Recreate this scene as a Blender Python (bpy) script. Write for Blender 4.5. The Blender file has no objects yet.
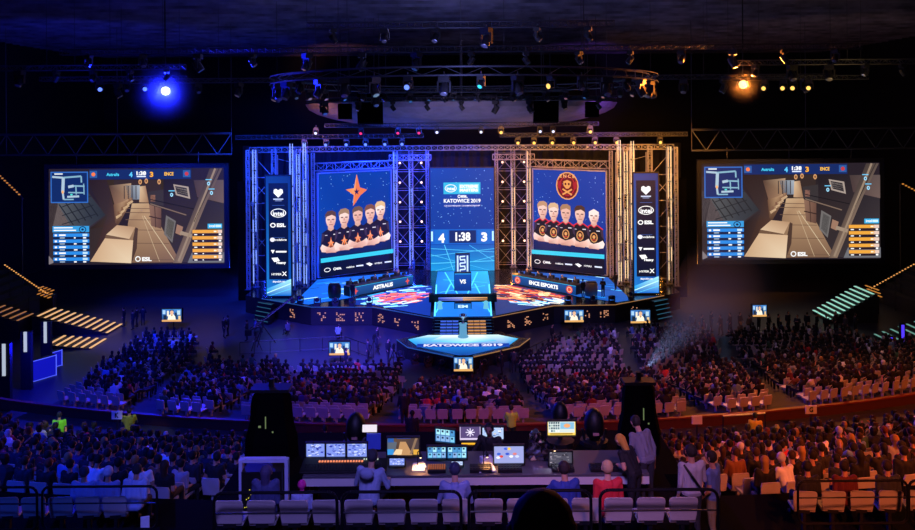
import bpy, bmesh, math, random
import numpy as np
from mathutils import Vector, Matrix, Euler
random.seed(7)
PI = math.pi
SC = bpy.context.scene
COL = SC.collection
# ------------------------------------------------------------------ camera
H, F, CX, HY, ROLL = 18.0, 800.0, 461.5, 120.0, 0.0077
cam_d = bpy.data.cameras.new('camera'); cam = bpy.data.objects.new('camera', cam_d); COL.objects.link(cam)
cam.location = (0, 0, H); cam.rotation_euler = (PI / 2, ROLL, 0)
cam_d.sensor_width = 36; cam_d.sensor_fit = 'HORIZONTAL'; cam_d.lens = 36 * F / 915
cam_d.shift_x = -(CX - 457.5) / 915; cam_d.shift_y = -(265 - HY) / 915
cam_d.clip_end = 400; cam_d.clip_start = 0.05
SC.camera = cam
SC.view_settings.view_transform = 'Standard'; SC.view_settings.look = 'None'
SC.view_settings.gamma = 1; SC.view_settings.use_curve_mapping = False
SC.view_settings.exposure = 0
w = bpy.data.worlds.new('world'); SC.world = w; w.use_nodes = True
w.node_tree.nodes['Background'].inputs[0].default_value = (0, 0, 0, 1)

def P(px, py, Y):
    dx, dy = px - CX, py - HY
    x = dx - dy * ROLL; y = dy + dx * ROLL
    return Vector((x * Y / F, Y, H - y * Y / F))
def G(px, py, z):
    dx, dy = px - CX, py - HY
    x = dx - dy * ROLL; y = dy + dx * ROLL
    Y = F * (H - z) / y
    return Vector((x * Y / F, Y, z))

# ------------------------------------------------------------------ materials
def lin(c):
    if isinstance(c, str):
        c = c.lstrip('#'); c = [int(c[i:i + 2], 16) / 255 for i in (0, 2, 4)]
    return tuple((x / 12.92 if x <= .04045 else ((x + .055) / 1.055) ** 2.4) for x in c)
MATS = {}
def nth(i):
    L = ['first', 'second', 'third', 'fourth', 'fifth', 'sixth', 'seventh', 'eighth', 'ninth', 'tenth', 'eleventh', 'twelfth', 'thirteenth', 'fourteenth', 'fifteenth', 'sixteenth', 'seventeenth', 'eighteenth', 'nineteenth']
    return L[i] if i < 19 else ('twentieth', 'twenty-first', 'twenty-second', 'twenty-third', 'twenty-fourth', 'twenty-fifth', 'twenty-sixth', 'twenty-seventh', 'twenty-eighth', 'twenty-ninth', 'thirtieth')[min(i - 19, 10)]
def mat(name, col, rough=.6, metal=0., noise=0., nscale=8., spec=.5, bump=0.):
    if name in MATS: return MATS[name]
    m = bpy.data.materials.new(name); m.use_nodes = True; nt = m.node_tree
    b = nt.nodes['Principled BSDF']; c = lin(col)
    b.inputs['Base Color'].default_value = (*c, 1); b.inputs['Roughness'].default_value = rough
    b.inputs['Metallic'].default_value = metal; b.inputs['Specular IOR Level'].default_value = spec
    if noise or bump:
        tc = nt.nodes.new('ShaderNodeTexCoord'); n = nt.nodes.new('ShaderNodeTexNoise'); n.inputs['Scale'].default_value = nscale
        n.inputs['Detail'].default_value = 6
        nt.links.new(tc.outputs['Object'], n.inputs['Vector'])
        if noise:
            r = nt.nodes.new('ShaderNodeValToRGB')
            r.color_ramp.elements[0].position = .3; r.color_ramp.elements[1].position = .7
            r.color_ramp.elements[0].color = (*[x * (1 - noise) for x in c], 1)
            r.color_ramp.elements[1].color = (*[min(1, x * (1 + noise)) for x in c], 1)
            nt.links.new(n.outputs['Fac'], r.inputs['Fac']); nt.links.new(r.outputs['Color'], b.inputs['Base Color'])
        if bump:
            bp = nt.nodes.new('ShaderNodeBump'); bp.inputs['Strength'].default_value = bump; bp.inputs['Distance'].default_value = .05
            nt.links.new(n.outputs['Fac'], bp.inputs['Height']); nt.links.new(bp.outputs['Normal'], b.inputs['Normal'])
    MATS[name] = m; return m
def glow(name, col, st=1.):
    if name in MATS: return MATS[name]
    m = bpy.data.materials.new(name); m.use_nodes = True; nt = m.node_tree
    b = nt.nodes['Principled BSDF']; c = lin(col)
    b.inputs['Base Color'].default_value = (.02, .02, .02, 1)
    b.inputs['Emission Color'].default_value = (*c, 1); b.inputs['Emission Strength'].default_value = st
    MATS[name] = m; return m
def attr_mat(name, emit, rough=.8, st=1.):
    m = bpy.data.materials.new(name); m.use_nodes = True; nt = m.node_tree
    b = nt.nodes['Principled BSDF']
    a = nt.nodes.new('ShaderNodeVertexColor'); a.layer_name = 'Col'
    if emit:
        b.inputs['Base Color'].default_value = (.01, .01, .01, 1)
        nt.links.new(a.outputs['Color'], b.inputs['Emission Color']); b.inputs['Emission Strength'].default_value = st
        b.inputs['Roughness'].default_value = .6; b.inputs['Specular IOR Level'].default_value = .15
    else:
        nt.links.new(a.outputs['Color'], b.inputs['Base Color']); b.inputs['Roughness'].default_value = rough
    MATS[name] = m; return m
PIX = attr_mat('lit_screen_pixels', True, st=1.15)
CLOTH = attr_mat('cloth_and_skin', False)
black = mat('black_paint', '#0b0b0d', .55)
blackmatt = mat('black_cloth', '#060608', .95, spec=.02)
dark = mat('dark_grey_plastic', '#1c1d22', .5)
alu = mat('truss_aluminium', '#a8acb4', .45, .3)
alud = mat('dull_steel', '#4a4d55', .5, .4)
steel = mat('painted_steel', '#8d93a0', .4, .3)
conc = mat('stand_concrete', '#3d3c40', .85, noise=.25, nscale=.6)
floorm = mat('arena_floor', '#34343e', .45, noise=.12, nscale=.35)
stagem = mat('stage_gloss_floor', '#10141c', .18)
skirtm = mat('stage_skirt', '#07070a', .7)
seatm = mat('grey_seat_plastic', '#b3aca8', .45, noise=.08, nscale=3)
seatd = mat('seat_bracket', '#15151a', .5)
deskm = mat('pale_table_laminate', '#c9c4be', .4)
railm = mat('black_rail_paint', '#0e0f14', .3)
white = mat('white_paper', '#d8d8d8', .8)

# ------------------------------------------------------------------ object helpers
def tag(o, label=None, cat=None, group=None, kind=None):
    if label:
        o['label'] = label

    if cat: o['category'] = cat
    if group: o['group'] = group
    if kind: o['kind'] = kind
    return o
def empty(name, loc=(0, 0, 0), label=None, cat=None, group=None, rz=0):
    o = bpy.data.objects.new(name, None); COL.objects.link(o); o.location = loc; o.rotation_euler = (0, 0, rz)
    o.empty_display_size = .1
    return tag(o, label, cat, group)
def link(o, parent=None):
    COL.objects.link(o)
    if parent is not None: o.parent = parent
    return o
def copy_tree(o, parent=None):
    c = o.copy(); COL.objects.link(c); c.parent = parent
    for ch in o.children: copy_tree(ch, c)
    return c
class MB:
    def __init__(s): s.v = []; s.f = []; s.c = []
    def add(s, vs, fs, col=None):
        b = len(s.v); s.v += [tuple(v) for v in vs]; s.f += [tuple(i + b for i in f) for f in fs]
        s.c += [col] * len(fs); return s
    def box(s, c, d, rz=0, col=None, rx=0):
        cx, cy, cz = c; x, y, z = d[0] / 2, d[1] / 2, d[2] / 2
        vs = [(a * x, b * y, e * z) for e in (-1, 1) for b in (-1, 1) for a in (-1, 1)]
        if rx:
            vs = [(X, Y * math.cos(rx) - Z * math.sin(rx), Y * math.sin(rx) + Z * math.cos(rx)) for X, Y, Z in vs]
        if rz:
            vs = [(X * math.cos(rz) - Y * math.sin(rz), X * math.sin(rz) + Y * math.cos(rz), Z) for X, Y, Z in vs]
        vs = [(X + cx, Y + cy, Z + cz) for X, Y, Z in vs]
        return s.add(vs, [(0, 2, 3, 1), (4, 5, 7, 6), (0, 1, 5, 4), (2, 6, 7, 3), (0, 4, 6, 2), (1, 3, 7, 5)], col)
    def cyl(s, p0, p1, r0, r1=None, n=6, cap=True, col=None, ph=0):
        p0, p1 = Vector(p0), Vector(p1); r1 = r0 if r1 is None else r1
        d = p1 - p0
        if d.length < 1e-6: return s
        d.normalize(); u = d.cross(Vector((0, 0, 1)) if abs(d.z) < .9 else Vector((1, 0, 0))).normalized(); w_ = d.cross(u)
        vs = []
        for p, r in ((p0, r0), (p1, r1)):
            for i in range(n):
                a = 2 * PI * i / n + ph; vs.append(p + (u * math.cos(a) + w_ * math.sin(a)) * r)
        fs = [(i, (i + 1) % n, n + (i + 1) % n, n + i) for i in range(n)]
        if cap: fs += [tuple(reversed(range(n))), tuple(range(n, 2 * n))]
        return s.add(vs, fs, col)
    def tube(s, pts, r, n=6, col=None):
        for a, b in zip(pts[:-1], pts[1:]): s.cyl(a, b, r, r, n, True, col)
        return s
    def ell(s, c, r, n=10, m=6, col=None):
        cx, cy, cz = c; rx, ry, rz = r if hasattr(r, '__len__') else (r, r, r); vs = [(cx, cy, cz - rz)]
        for j in range(1, m):
            t = -PI / 2 + PI * j / m
            for i in range(n):
                a = 2 * PI * i / n; vs.append((cx + rx * math.cos(t) * math.cos(a), cy + ry * math.cos(t) * math.sin(a), cz + rz * math.sin(t)))
        vs.append((cx, cy, cz + rz)); L = len(vs) - 1; fs = [(0, 1 + (i + 1) % n, 1 + i) for i in range(n)]
        for j in range(m - 2):
            for i in range(n):
                a = 1 + j * n; fs.append((a + i, a + (i + 1) % n, a + n + (i + 1) % n, a + n + i))
        a = 1 + (m - 2) * n; fs += [(a + i, a + (i + 1) % n, L) for i in range(n)]
        return s.add(vs, fs, col)
    def lathe(s, c, prof, n=16, axis='z', col=None):
        c = Vector(c); vs = []; k = len(prof)
        for r, h in prof:
            for i in range(n):
                a = 2 * PI * i / n; x, y = r * math.cos(a), r * math.sin(a)
                vs.append(c + (Vector((x, y, h)) if axis == 'z' else Vector((x, h, y)) if axis == 'y' else Vector((h, x, y))))
        fs = [(j * n + i, j * n + (i + 1) % n, (j + 1) * n + (i + 1) % n, (j + 1) * n + i) for j in range(k - 1) for i in range(n)]
        fs += [tuple(reversed(range(n))), tuple(range((k - 1) * n, k * n))]
        return s.add(vs, fs, col)
    def prism(s, pts, z0, z1, col=None):
        n = len(pts); vs = [(x, y, z0) for x, y in pts] + [(x, y, z1) for x, y in pts]
        ar = sum(pts[i][0] * pts[(i + 1) % n][1] - pts[(i + 1) % n][0] * pts[i][1] for i in range(n))
        fs = [(i, (i + 1) % n, n + (i + 1) % n, n + i) for i in range(n)] + [tuple(reversed(range(n))), tuple(range(n, 2 * n))]
        if ar < 0: fs = [tuple(reversed(f)) for f in fs]
        return s.add(vs, fs, col)
    def truss(s, p0, p1, w_=.4, seg=None, r=.03, rd=.018, up=None, n=4):
        p0, p1 = Vector(p0), Vector(p1); d = (p1 - p0); L = d.length; d.normalize()
        u = d.cross(Vector((0, 0, 1)) if abs(d.z) < .9 else Vector((0, 1, 0))).normalized(); v = d.cross(u)
        cs = [(u * a + v * b) * (w_ / 2) for a, b in ((1, 1), (1, -1), (-1, -1), (-1, 1))]
        for c in cs: s.cyl(p0 + c, p1 + c, r, r, n)
        k = seg or max(2, round(L / (w_ * 1.3))); st = L / k
        for i in range(k):
            a, b = p0 + d * st * i, p0 + d * st * (i + 1)
            for j in range(4):
                c0, c1 = cs[j], cs[(j + 1) % 4]
                if i % 2: c0, c1 = c1, c0
                s.cyl(a + c0, b + c1, rd, rd, 3, False)
        for i in range(k + 1):
            a = p0 + d * st * i
            for j in range(4): s.cyl(a + cs[j], a + cs[(j + 1) % 4], rd, rd, 3, False)
        return s
    def build(s, name, m, parent=None, origin=None, smooth=False, absolute=False, bevel=0):
        """absolute: verts are world coords, made local to parent/origin"""
        off = Vector((0, 0, 0))
        if origin is not None: off = Vector(origin)
        elif parent is not None and absolute:
            p = parent
            while p is not None: off += Vector(p.location); p = p.parent
        me = bpy.data.meshes.new(name)
        me.from_pydata([(v[0] - off[0], v[1] - off[1], v[2] - off[2]) for v in s.v], [], s.f)
        if any(c is not None for c in s.c):
            at = me.color_attributes.new('Col', 'FLOAT_COLOR', 'CORNER'); arr = []
            for f, c in zip(s.f, s.c):
                if c is None: c = (0, 0, 0)
                if hasattr(c[0], '__len__'):
                    for q in c: arr += [*q, 1]
                else:
                    for _ in f: arr += [*c, 1]
            at.data.foreach_set('color', arr)
        me.materials.append(m)
        if smooth: me.shade_smooth()
        o = bpy.data.objects.new(name, me); link(o, parent)
        if origin is not None: o.location = off
        if bevel:
            md = o.modifiers.new('b', 'BEVEL'); md.width = bevel; md.segments = 2; md.limit_method = 'ANGLE'
        return o
def struct(name, mb, m, **k):
    o = mb.build(name, m, **k); o['kind'] = 'structure'; return o

# ------------------------------------------------------------------ text
_tc = {}
def text2d(s, bold=0.):
    key = (s, bold)
    if key in _tc: return _tc[key]
    cu = bpy.data.curves.new('t', 'FONT'); cu.body = s; cu.size = 1; cu.offset = bold; cu.resolution_u = 3
    o = bpy.data.objects.new('t', cu); COL.objects.link(o)
    bpy.context.view_layer.update()
    me = bpy.data.meshes.new_from_object(o.evaluated_get(bpy.context.evaluated_depsgraph_get()))
    vs = [(v.co.x, v.co.y) for v in me.vertices]; fs = [tuple(p.vertices) for p in me.polygons]
    bpy.data.objects.remove(o); bpy.data.curves.remove(cu); bpy.data.meshes.remove(me)
    xs = [v[0] for v in vs]; ys = [v[1] for v in vs]
    x0, x1, y0, y1 = min(xs), max(xs), min(ys), max(ys)
    r = ([((x - x0) / (x1 - x0), (y - y0) / (y1 - y0)) for x, y in vs], fs); _tc[key] = r; return r

class Pic:
    """flat lit graphics on a screen: (x,y) in 0..W, 0..H with y downwards"""
    def __init__(s, tl, tr, bl, W, H_, n, step=.012):
        s.tl, s.ux, s.uy = Vector(tl), (Vector(tr) - Vector(tl)) / W, (Vector(bl) - Vector(tl)) / H_
        s.n = Vector(n).normalized(); s.mb = MB(); s.k = 0; s.step = step; s.W, s.H = W, H_
    desat = 0.; gain = 1.
    def tone(s, c):
        l = .3 * c[0] + .6 * c[1] + .1 * c[2]; return tuple((v + (l - v) * s.desat) * s.gain for v in c)
    def p(s, x, y, k): return s.tl + s.ux * x + s.uy * y + s.n * (s.step * (1 + k))
    def poly(s, pts, col, lay=None, grad=None):
        k = s.k if lay is None else lay
        pts = [(min(max(x, 0), s.W), min(max(y, 0), s.H)) for x, y in pts]
        vs = [s.p(x, y, k) for x, y in pts]
        if grad: c = [s.tone(lin(g)) for g in grad]
        else: c = s.tone(lin(col) if isinstance(col, str) else col)
        s.mb.add(vs, [tuple(range(len(vs)))], c); return s
    def rect(s, x0, y0, x1, y1, col, lay=None, grad=None): return s.poly([(x0, y0), (x0, y1), (x1, y1), (x1, y0)], col, lay, grad)
    def oval(s, cx, cy, rx, ry, col, lay=None, n=14): return s.poly([(cx + rx * math.cos(2 * PI * i / n), cy + ry * math.sin(2 * PI * i / n)) for i in range(n)], col, lay)
    def ring(s, cx, cy, rx, ry, t, col, lay=None, n=18):
        for i in range(n):
            a, b = 2 * PI * i / n, 2 * PI * (i + 1) / n
            s.poly([(cx + rx * math.cos(a), cy + ry * math.sin(a)), (cx + rx * math.cos(b), cy + ry * math.sin(b)),
                    (cx + (rx - t) * math.cos(b), cy + (ry - t) * math.sin(b)), (cx + (rx - t) * math.cos(a), cy + (ry - t) * math.sin(a))], col, lay)
        return s
    def line(s, x0, y0, x1, y1, t, col, lay=None):
        L = math.hypot(x1 - x0, y1 - y0) or 1; a, b = -(y1 - y0) / L * t / 2, (x1 - x0) / L * t / 2
        return s.poly([(x0 + a, y0 + b), (x1 + a, y1 + b), (x1 - a, y1 - b), (x0 - a, y0 - b)], col, lay)
    def text(s, t, cx, cy, w_, h, col, lay=None, bold=.02):
        k = s.k if lay is None else lay; vs, fs = text2d(t, bold)
        s.mb.add([s.p(cx - w_ / 2 + x * w_, cy + h / 2 - y * h, k) for x, y in vs], fs, lin(col)); return s
    def up(s, n=1): s.k += n; return s
    def build(s, name, parent): return s.mb.build(name, PIX, parent, absolute=True)
# ------------------------------------------------------------------ people
def rot2(p, o, ang):   # rotate p about X axis through o
    y, z = p[1] - o[1], p[2] - o[2]; c, s = math.cos(ang), math.sin(ang)
    return (p[0], o[1] + y * c - z * s, o[2] + y * s + z * c)
def figure(seated=True, lean=0., head=(0, 0, 0), arms=None, female=False, legs=None, fingers=False, hscale=1., turn=0.):
    """list of primitives (tag, p0, r0, p1, r1).  arms: (elbow offset, hand offset) from each shoulder"""
    hz = .52 if seated else .95
    S = []
    A = lambda t, a, ra, b, rb: S.append((t, a, ra, b, rb))
    w_ = .165 if female else .185
    up = []
    U = lambda t, a, ra, b, rb: up.append((t, a, ra, b, rb))
    pel = (0, 0, hz)
    U('shirt', (-.075, 0, hz + .02), .115, (.075, 0, hz + .02), .115)
    for s in (-1, 1):
        U('shirt', (s * .07, 0, hz + .08), .112, (s * .09, .0, hz + .36), .105)
        U('shirt', (s * .08, -.005, hz + .38), .1, (s * w_, 0, hz + .46), .068)
    U('shirt', (0, 0, hz + .1), .12, (0, 0, hz + .4), .115)
    U('skin', (0, -.005, hz + .46), .055, (0, .015, hz + .6), .052)
    hc = (head[0], .03 + head[1], hz + .685 + head[2])
    U('hair', (hc[0], hc[1] - .012, hc[2] + .025), .098, (hc[0], hc[1] - .02, hc[2] - .0), .094)
    U('skin', (hc[0], hc[1] + .024, hc[2] + .012), .083, (hc[0], hc[1] + .032, hc[2] - .055), .062)
    U('skin', (hc[0], hc[1] + .1, hc[2] - .0), .012, (hc[0], hc[1] + .118, hc[2] - .022), .014)
    for s in (-1, 1):
        U('skin', (hc[0] + s * .092, hc[1], hc[2] + .01), .014, (hc[0] + s * .09, hc[1] - .004, hc[2] - .03), .012)
        U('eye', (hc[0] + s * .034, hc[1] + .093, hc[2] + .014), .014, (hc[0] + s * .036, hc[1] + .093, hc[2] + .014), .014)
    U('lip', (hc[0] - .02, hc[1] + .09, hc[2] - .052), .011, (hc[0] + .02, hc[1] + .09, hc[2] - .052), .011)
    if female:
        U('hair', (hc[0], hc[1] - .05, hc[2] + .0), .085, (hc[0], hc[1] - .07, hc[2] - .28), .06)
    if arms is None: arms = ((-.04, -.03, -.29), (.06, .22, -.36)) if seated else ((-.05, -.03, -.29), (-.04, .05, -.52))
    if not isinstance(arms[0][0], (tuple, list)): arms = (arms, arms)
    for s, (e, h) in zip((-1, 1), arms):
        sh = Vector((s * w_, 0, hz + .45)); el = sh + Vector((-s * e[0] if False else s * -e[0], e[1], e[2])); ha = sh + Vector((s * -h[0], h[1], h[2]))
        mid = sh.lerp(el, .55)
        U('shirt', tuple(sh), .062, tuple(mid), .052); U('sleeve', tuple(mid), .05, tuple(el), .042)
        U('sleeve', tuple(el), .042, tuple(el.lerp(ha, .6)), .034); U('skin', tuple(el.lerp(ha, .6)), .033, tuple(ha), .027)
        d = (ha - el).normalized(); side = d.cross(Vector((0, 0, 1)))
        side = side.normalized() if side.length > .05 else Vector((1, 0, 0))
        palm = ha + d * .05
        if fingers:
            U('skin', tuple(ha - side * .02), .02, tuple(palm - side * .025), .016); U('skin', tuple(ha + side * .02), .02, tuple(palm + side * .025), .016)
            dn = side.cross(d)
            for q, L in ((-.033, .055), (-.011, .068), (.011, .065), (.033, .048)):
                a = palm + side * q + d * .01; b = a + d * L * .5; c = b + d * L * .4 - Vector((0, 0, .02))
                U('skin', tuple(a), .0105, tuple(b), .0095); U('skin', tuple(b), .0095, tuple(c), .0085)
            a = ha - side * s * .03 + d * .005; b = a - side * s * .03 + d * .03; U('skin', tuple(a), .013, tuple(b), .011); U('skin', tuple(b), .011, tuple(b + d * .03), .0095)
        else: U('skin', tuple(ha), .03, tuple(palm + d * .05), .022)
    for t, a, ra, b, rb in up:
        A(t, rot2(a, pel, -lean), ra, rot2(b, pel, -lean), rb)
    for s in (-1, 1):
        if seated:
            kn = (s * .13, .44, hz - .02); an = (s * .13, .46 if not legs else legs, .09)
            A('trouser', (s * .09, .0, hz), .095, kn, .066); A('trouser', kn, .062, an, .043); A('shoe', an, .04, (an[0], an[1] + .15, .05), .04)
        else:
            st = (legs or 0) * s
            kn = (s * .1, .02 + st * .5, .5); an = (s * .1, -.02 + st, .09)
            A('trouser', (s * .085, 0, hz - .02), .1, kn, .066); A('trouser', kn, .06, an, .045); A('shoe', an, .042, (an[0], an[1] + .16, .045), .04)
    if turn:
        c, s = math.cos(turn), math.sin(turn)
        S2 = []
        for t, a, ra, b, rb in S: S2.append((t, (a[0] * c - a[1] * s, a[0] * s + a[1] * c, a[2]), ra, (b[0] * c - b[1] * s, b[0] * s + b[1] * c, b[2]), rb))
        S = S2
    return S
def remesh_fig(S, vox):
    mb = MB()
    for t, a, ra, b, rb in S:
        mb.ell(a, ra, 10, 6); mb.ell(b, rb, 10, 6)
        if (Vector(a) - Vector(b)).length > .01: mb.cyl(a, b, ra * .985, rb * .985, 10)
    o = mb.build('tmp', CLOTH)
    m = o.modifiers.new('r', 'REMESH'); m.mode = 'VOXEL'; m.voxel_size = vox
    m2 = o.modifiers.new('s', 'SMOOTH'); m2.iterations = 2; m2.factor = .5
    bpy.context.view_layer.update()
    me = bpy.data.meshes.new_from_object(o.evaluated_get(bpy.context.evaluated_depsgraph_get()))
    bpy.data.objects.remove(o)
    n = len(me.polygons); c = np.zeros(n * 3, np.float32); me.polygons.foreach_get('center', c); c = c.reshape(-1, 3)
    best = np.full(n, 1e9); idx = np.zeros(n, int)
    for i, (t, a, ra, b, rb) in enumerate(S):
        a = np.array(a); b = np.array(b); d = b - a; L2 = max(1e-9, d @ d)
        h = np.clip(((c - a) @ d) / L2, 0, 1); q = a + h[:, None] * d
        dist = np.linalg.norm(c - q, axis=1) - (ra + (rb - ra) * h)
        if t in ('eye', 'lip'): dist = dist - .003
        k = dist < best; best[k] = dist[k]; idx[k] = i
    tags = np.array([s[0] for s in S])[idx]
    return me, tags
def paint(me, tags, cols, name):
    me = me.copy(); me.name = name
    if 'Col' in me.color_attributes: me.color_attributes.remove(me.color_attributes['Col'])
    at = me.color_attributes.new('Col', 'FLOAT_COLOR', 'CORNER')
    n = len(me.polygons); lt = np.zeros(n, np.int32); me.polygons.foreach_get('loop_total', lt)
    pc = np.array([[*lin(cols[t]), 1] for t in tags], np.float32)
    at.data.foreach_set('color', np.repeat(pc, lt, axis=0).ravel())
    if not me.materials: me.materials.append(CLOTH)
    me.shade_smooth(); return me
SK = '#b98a70'; EYE = '#1a1412'; LIP = '#8a4a42'
def cols(shirt, hair='#241812', sleeve=None, skin=SK, trouser='#1b1d26', shoe='#101010'):
    return dict(shirt=shirt, hair=hair, sleeve=sleeve or shirt, skin=skin, eye=EYE, lip=LIP, trouser=trouser, shoe=shoe)
_fc = {}
def fig(key, vox, **k):
    if key not in _fc: _fc[key] = remesh_fig(figure(**k), vox)
    return _fc[key]
_pm = {}
def person(loc, rz, key, vox, cl, label, group=None, name="person", sc=1., **k):
    me, tg = fig(key, vox, **k)
    ck = (key, tuple(sorted(cl.items())))
    if ck not in _pm: _pm[ck] = paint(me, tg, cl, 'person')
    o = bpy.data.objects.new(name, _pm[ck]); COL.objects.link(o)
    o.location = loc; o.rotation_euler = (0, 0, rz); o.scale = (sc, sc, sc)
    return tag(o, label, 'person', group)

# ------------------------------------------------------------------ setting
# bowl rows: arcs about (0, 96)
YC = 96.
T1 = [(46 + 1.15 * k, 1.0 + .3 * k) for k in range(15)]       # radius, tread height
T2 = [(66.6 + .95 * k, 5.35 + .32 * k) for k in range(13)]
def bleft(px):
    return 418 if px <= 0 else 418 - 30 * px / 80 if px < 80 else 388 - 44 * (px - 80) / 75 if px < 155 else 0
def left_end(r, z):
    a = -.62
    while a < -.2:
        x, y = r * math.sin(a), YC - r * math.cos(a)
        if HY + (H - z) * F / y > bleft(CX + x * F / y) : return a
        a += .004
    return a
def arc_step(mb, r0, r1, z, zb, a0=-.62, a1=.62, n=40, cut=False):
    if cut: a0 = left_end(r0, z)
    vs = []; 
    for i in range(n + 1):
        a = a0 + (a1 - a0) * i / n
        for r, zz in ((r0, zb), (r0, z), (r1, z)):
            vs.append((r * math.sin(a), YC - r * math.cos(a), zz))
    fs = []
    for i in range(n):
        b = 3 * i; fs += [(b, b + 3, b + 4, b + 1), (b + 1, b + 4, b + 5, b + 2)]
    mb.add(vs, [tuple(reversed(f)) for f in fs])
    if cut: mb.add([vs[1], vs[2], (vs[2][0], vs[2][1], 0), (vs[1][0], vs[1][1], 0)], [(0, 1, 2, 3)])
mb = MB(); mb.box((0, 60, -.15), (110, 130, .3)); struct('floor', mb, floorm)
mb = MB(); zb = 0
for k, (r, z) in enumerate(T1): arc_step(mb, r, r + 1.15, z, zb, cut=True); zb = z
arc_step(mb, 63.25, 66.6, 5.2, 5.1, cut=True)
zb = 5.2
for k, (r, z) in enumerate(T2):
    arc_step(mb, r, r + .95, z, zb); zb = z
struct('stand_steps', mb, conc)
mb = MB(); arc_step(mb, 78.95, 84.2, 9.85, 9.1); struct('stand_landing', mb, mat('landing_carpet', '#0b0b0e', .95, spec=.03))
mb = MB()
mb.box((0, 116, 14), (110, .4, 30)); struct('wall_back', mb, mat('dark_wall', '#15161c', .9))
mb = MB(); mb.box((-52, 56, 14), (.4, 124, 30)); struct('wall_left', mb, mat('dark_wall', '#15161c'))
mb = MB(); mb.box((52, 56, 14), (.4, 124, 30)); struct('wall_right', mb, mat('dark_wall', '#15161c'))
mb = MB(); mb.box((0, -5, 14), (110, .4, 30)); struct('wall_front', mb, mat('dark_wall', '#15161c'))
# ceiling: stepped acoustic boards
mb = MB(); y = -5
zz = lambda y: 27.6 + .5 * math.sin(y * .05)
n = 0
while y < 116:
    d = 1.5
    mb.add([(-52, y, zz(y)), (52, y, zz(y)), (52, y + d * .8, zz(y) + .35), (-52, y + d * .8, zz(y) + .35),
            (52, y + d, zz(y + d)), (-52, y + d, zz(y + d))], [(0, 3, 2, 1), (3, 5, 4, 2)])
    y += d
struct('ceiling', mb, mat('ceiling_boards', '#6a6878', .7, noise=.6, nscale=.5, bump=.6))
# ceiling dish far over the stage
mb = MB(); n_, R_ = 64, 17.6
cc = Vector((0, 92, 0)); rows = []
for j in range(9):
    t = j / 8; rr = R_ * math.sin(t * PI / 2 * .98 + .02); z = 16.9 + 2.9 * (1 - math.cos(t * PI / 2)) ** 1.0
    rows.append([(cc.x + rr * math.cos(2 * PI * i / n_), cc.y + rr * math.sin(2 * PI * i / n_), z + (.05 if i % 2 else 0)) for i in range(n_)])
vs = [v for r in rows for v in r]; fs = []
for j in range(8):
    for i in range(n_): fs.append((j * n_ + i, j * n_ + (i + 1) % n_, (j + 1) * n_ + (i + 1) % n_, (j + 1) * n_ + i))
mb.add(vs, [tuple(reversed(f)) for f in fs]); mb.add([(v[0], v[1], v[2] + .5) for v in rows[-1]], [tuple(range(n_))])
mb.cyl((0, 92, 17), (0, 92, 28), .2)
struct('ceiling_dish', mb, mat('dish_panel', '#8a8290', .7, noise=.15, nscale=1.2), smooth=False)
# parapet between the two tiers, capped board
mb = MB(); mc = MB()
for i in range(40):
    a0, a1 = -.52 + 1.14 * i / 40, -.52 + 1.14 * (i + 1) / 40
    for r0, r1, z0, z1, m_ in ((63.5, 63.6, 5.2, 5.6, mb), (63.46, 63.66, 5.6, 5.66, mc)):
        q = [(r * math.sin(a), YC - r * math.cos(a)) for a, r in ((a0, r0), (a1, r0), (a1, r1), (a0, r1))]
        m_.prism(q, z0, z1)
struct('trim_1', mb, mat('parapet', '#4a1c16', .8)); struct('trim_2', mc, mat('parapet_cap', '#7c2c1c', .6))
# mixing platform in the near stand, and the step under the photographer
mb = MB(); mb.box((-.325, 14.25, 5.575), (8.35, 6.7, 11.15)); mb.box((4.05, 16.5, 5.575), (.4, 2.2, 11.15)); mb.box((4.4, 14.2, 5.35), (.7, 2.3, 10.7)); mb.box((4.95, 14.2, 5.15), (.6, 4, 10.3)); struct('mixing_platform', mb, mat('platform_carpet', '#09090b', .95, noise=.2, nscale=4, spec=.03))
mb = MB(); mb.box((.0, .8, 15.27), (6, 6.4, .6)); mb.box((0, -1, 7.5), (5, 2, 15)); struct('upper_platform', mb, conc)
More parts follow.
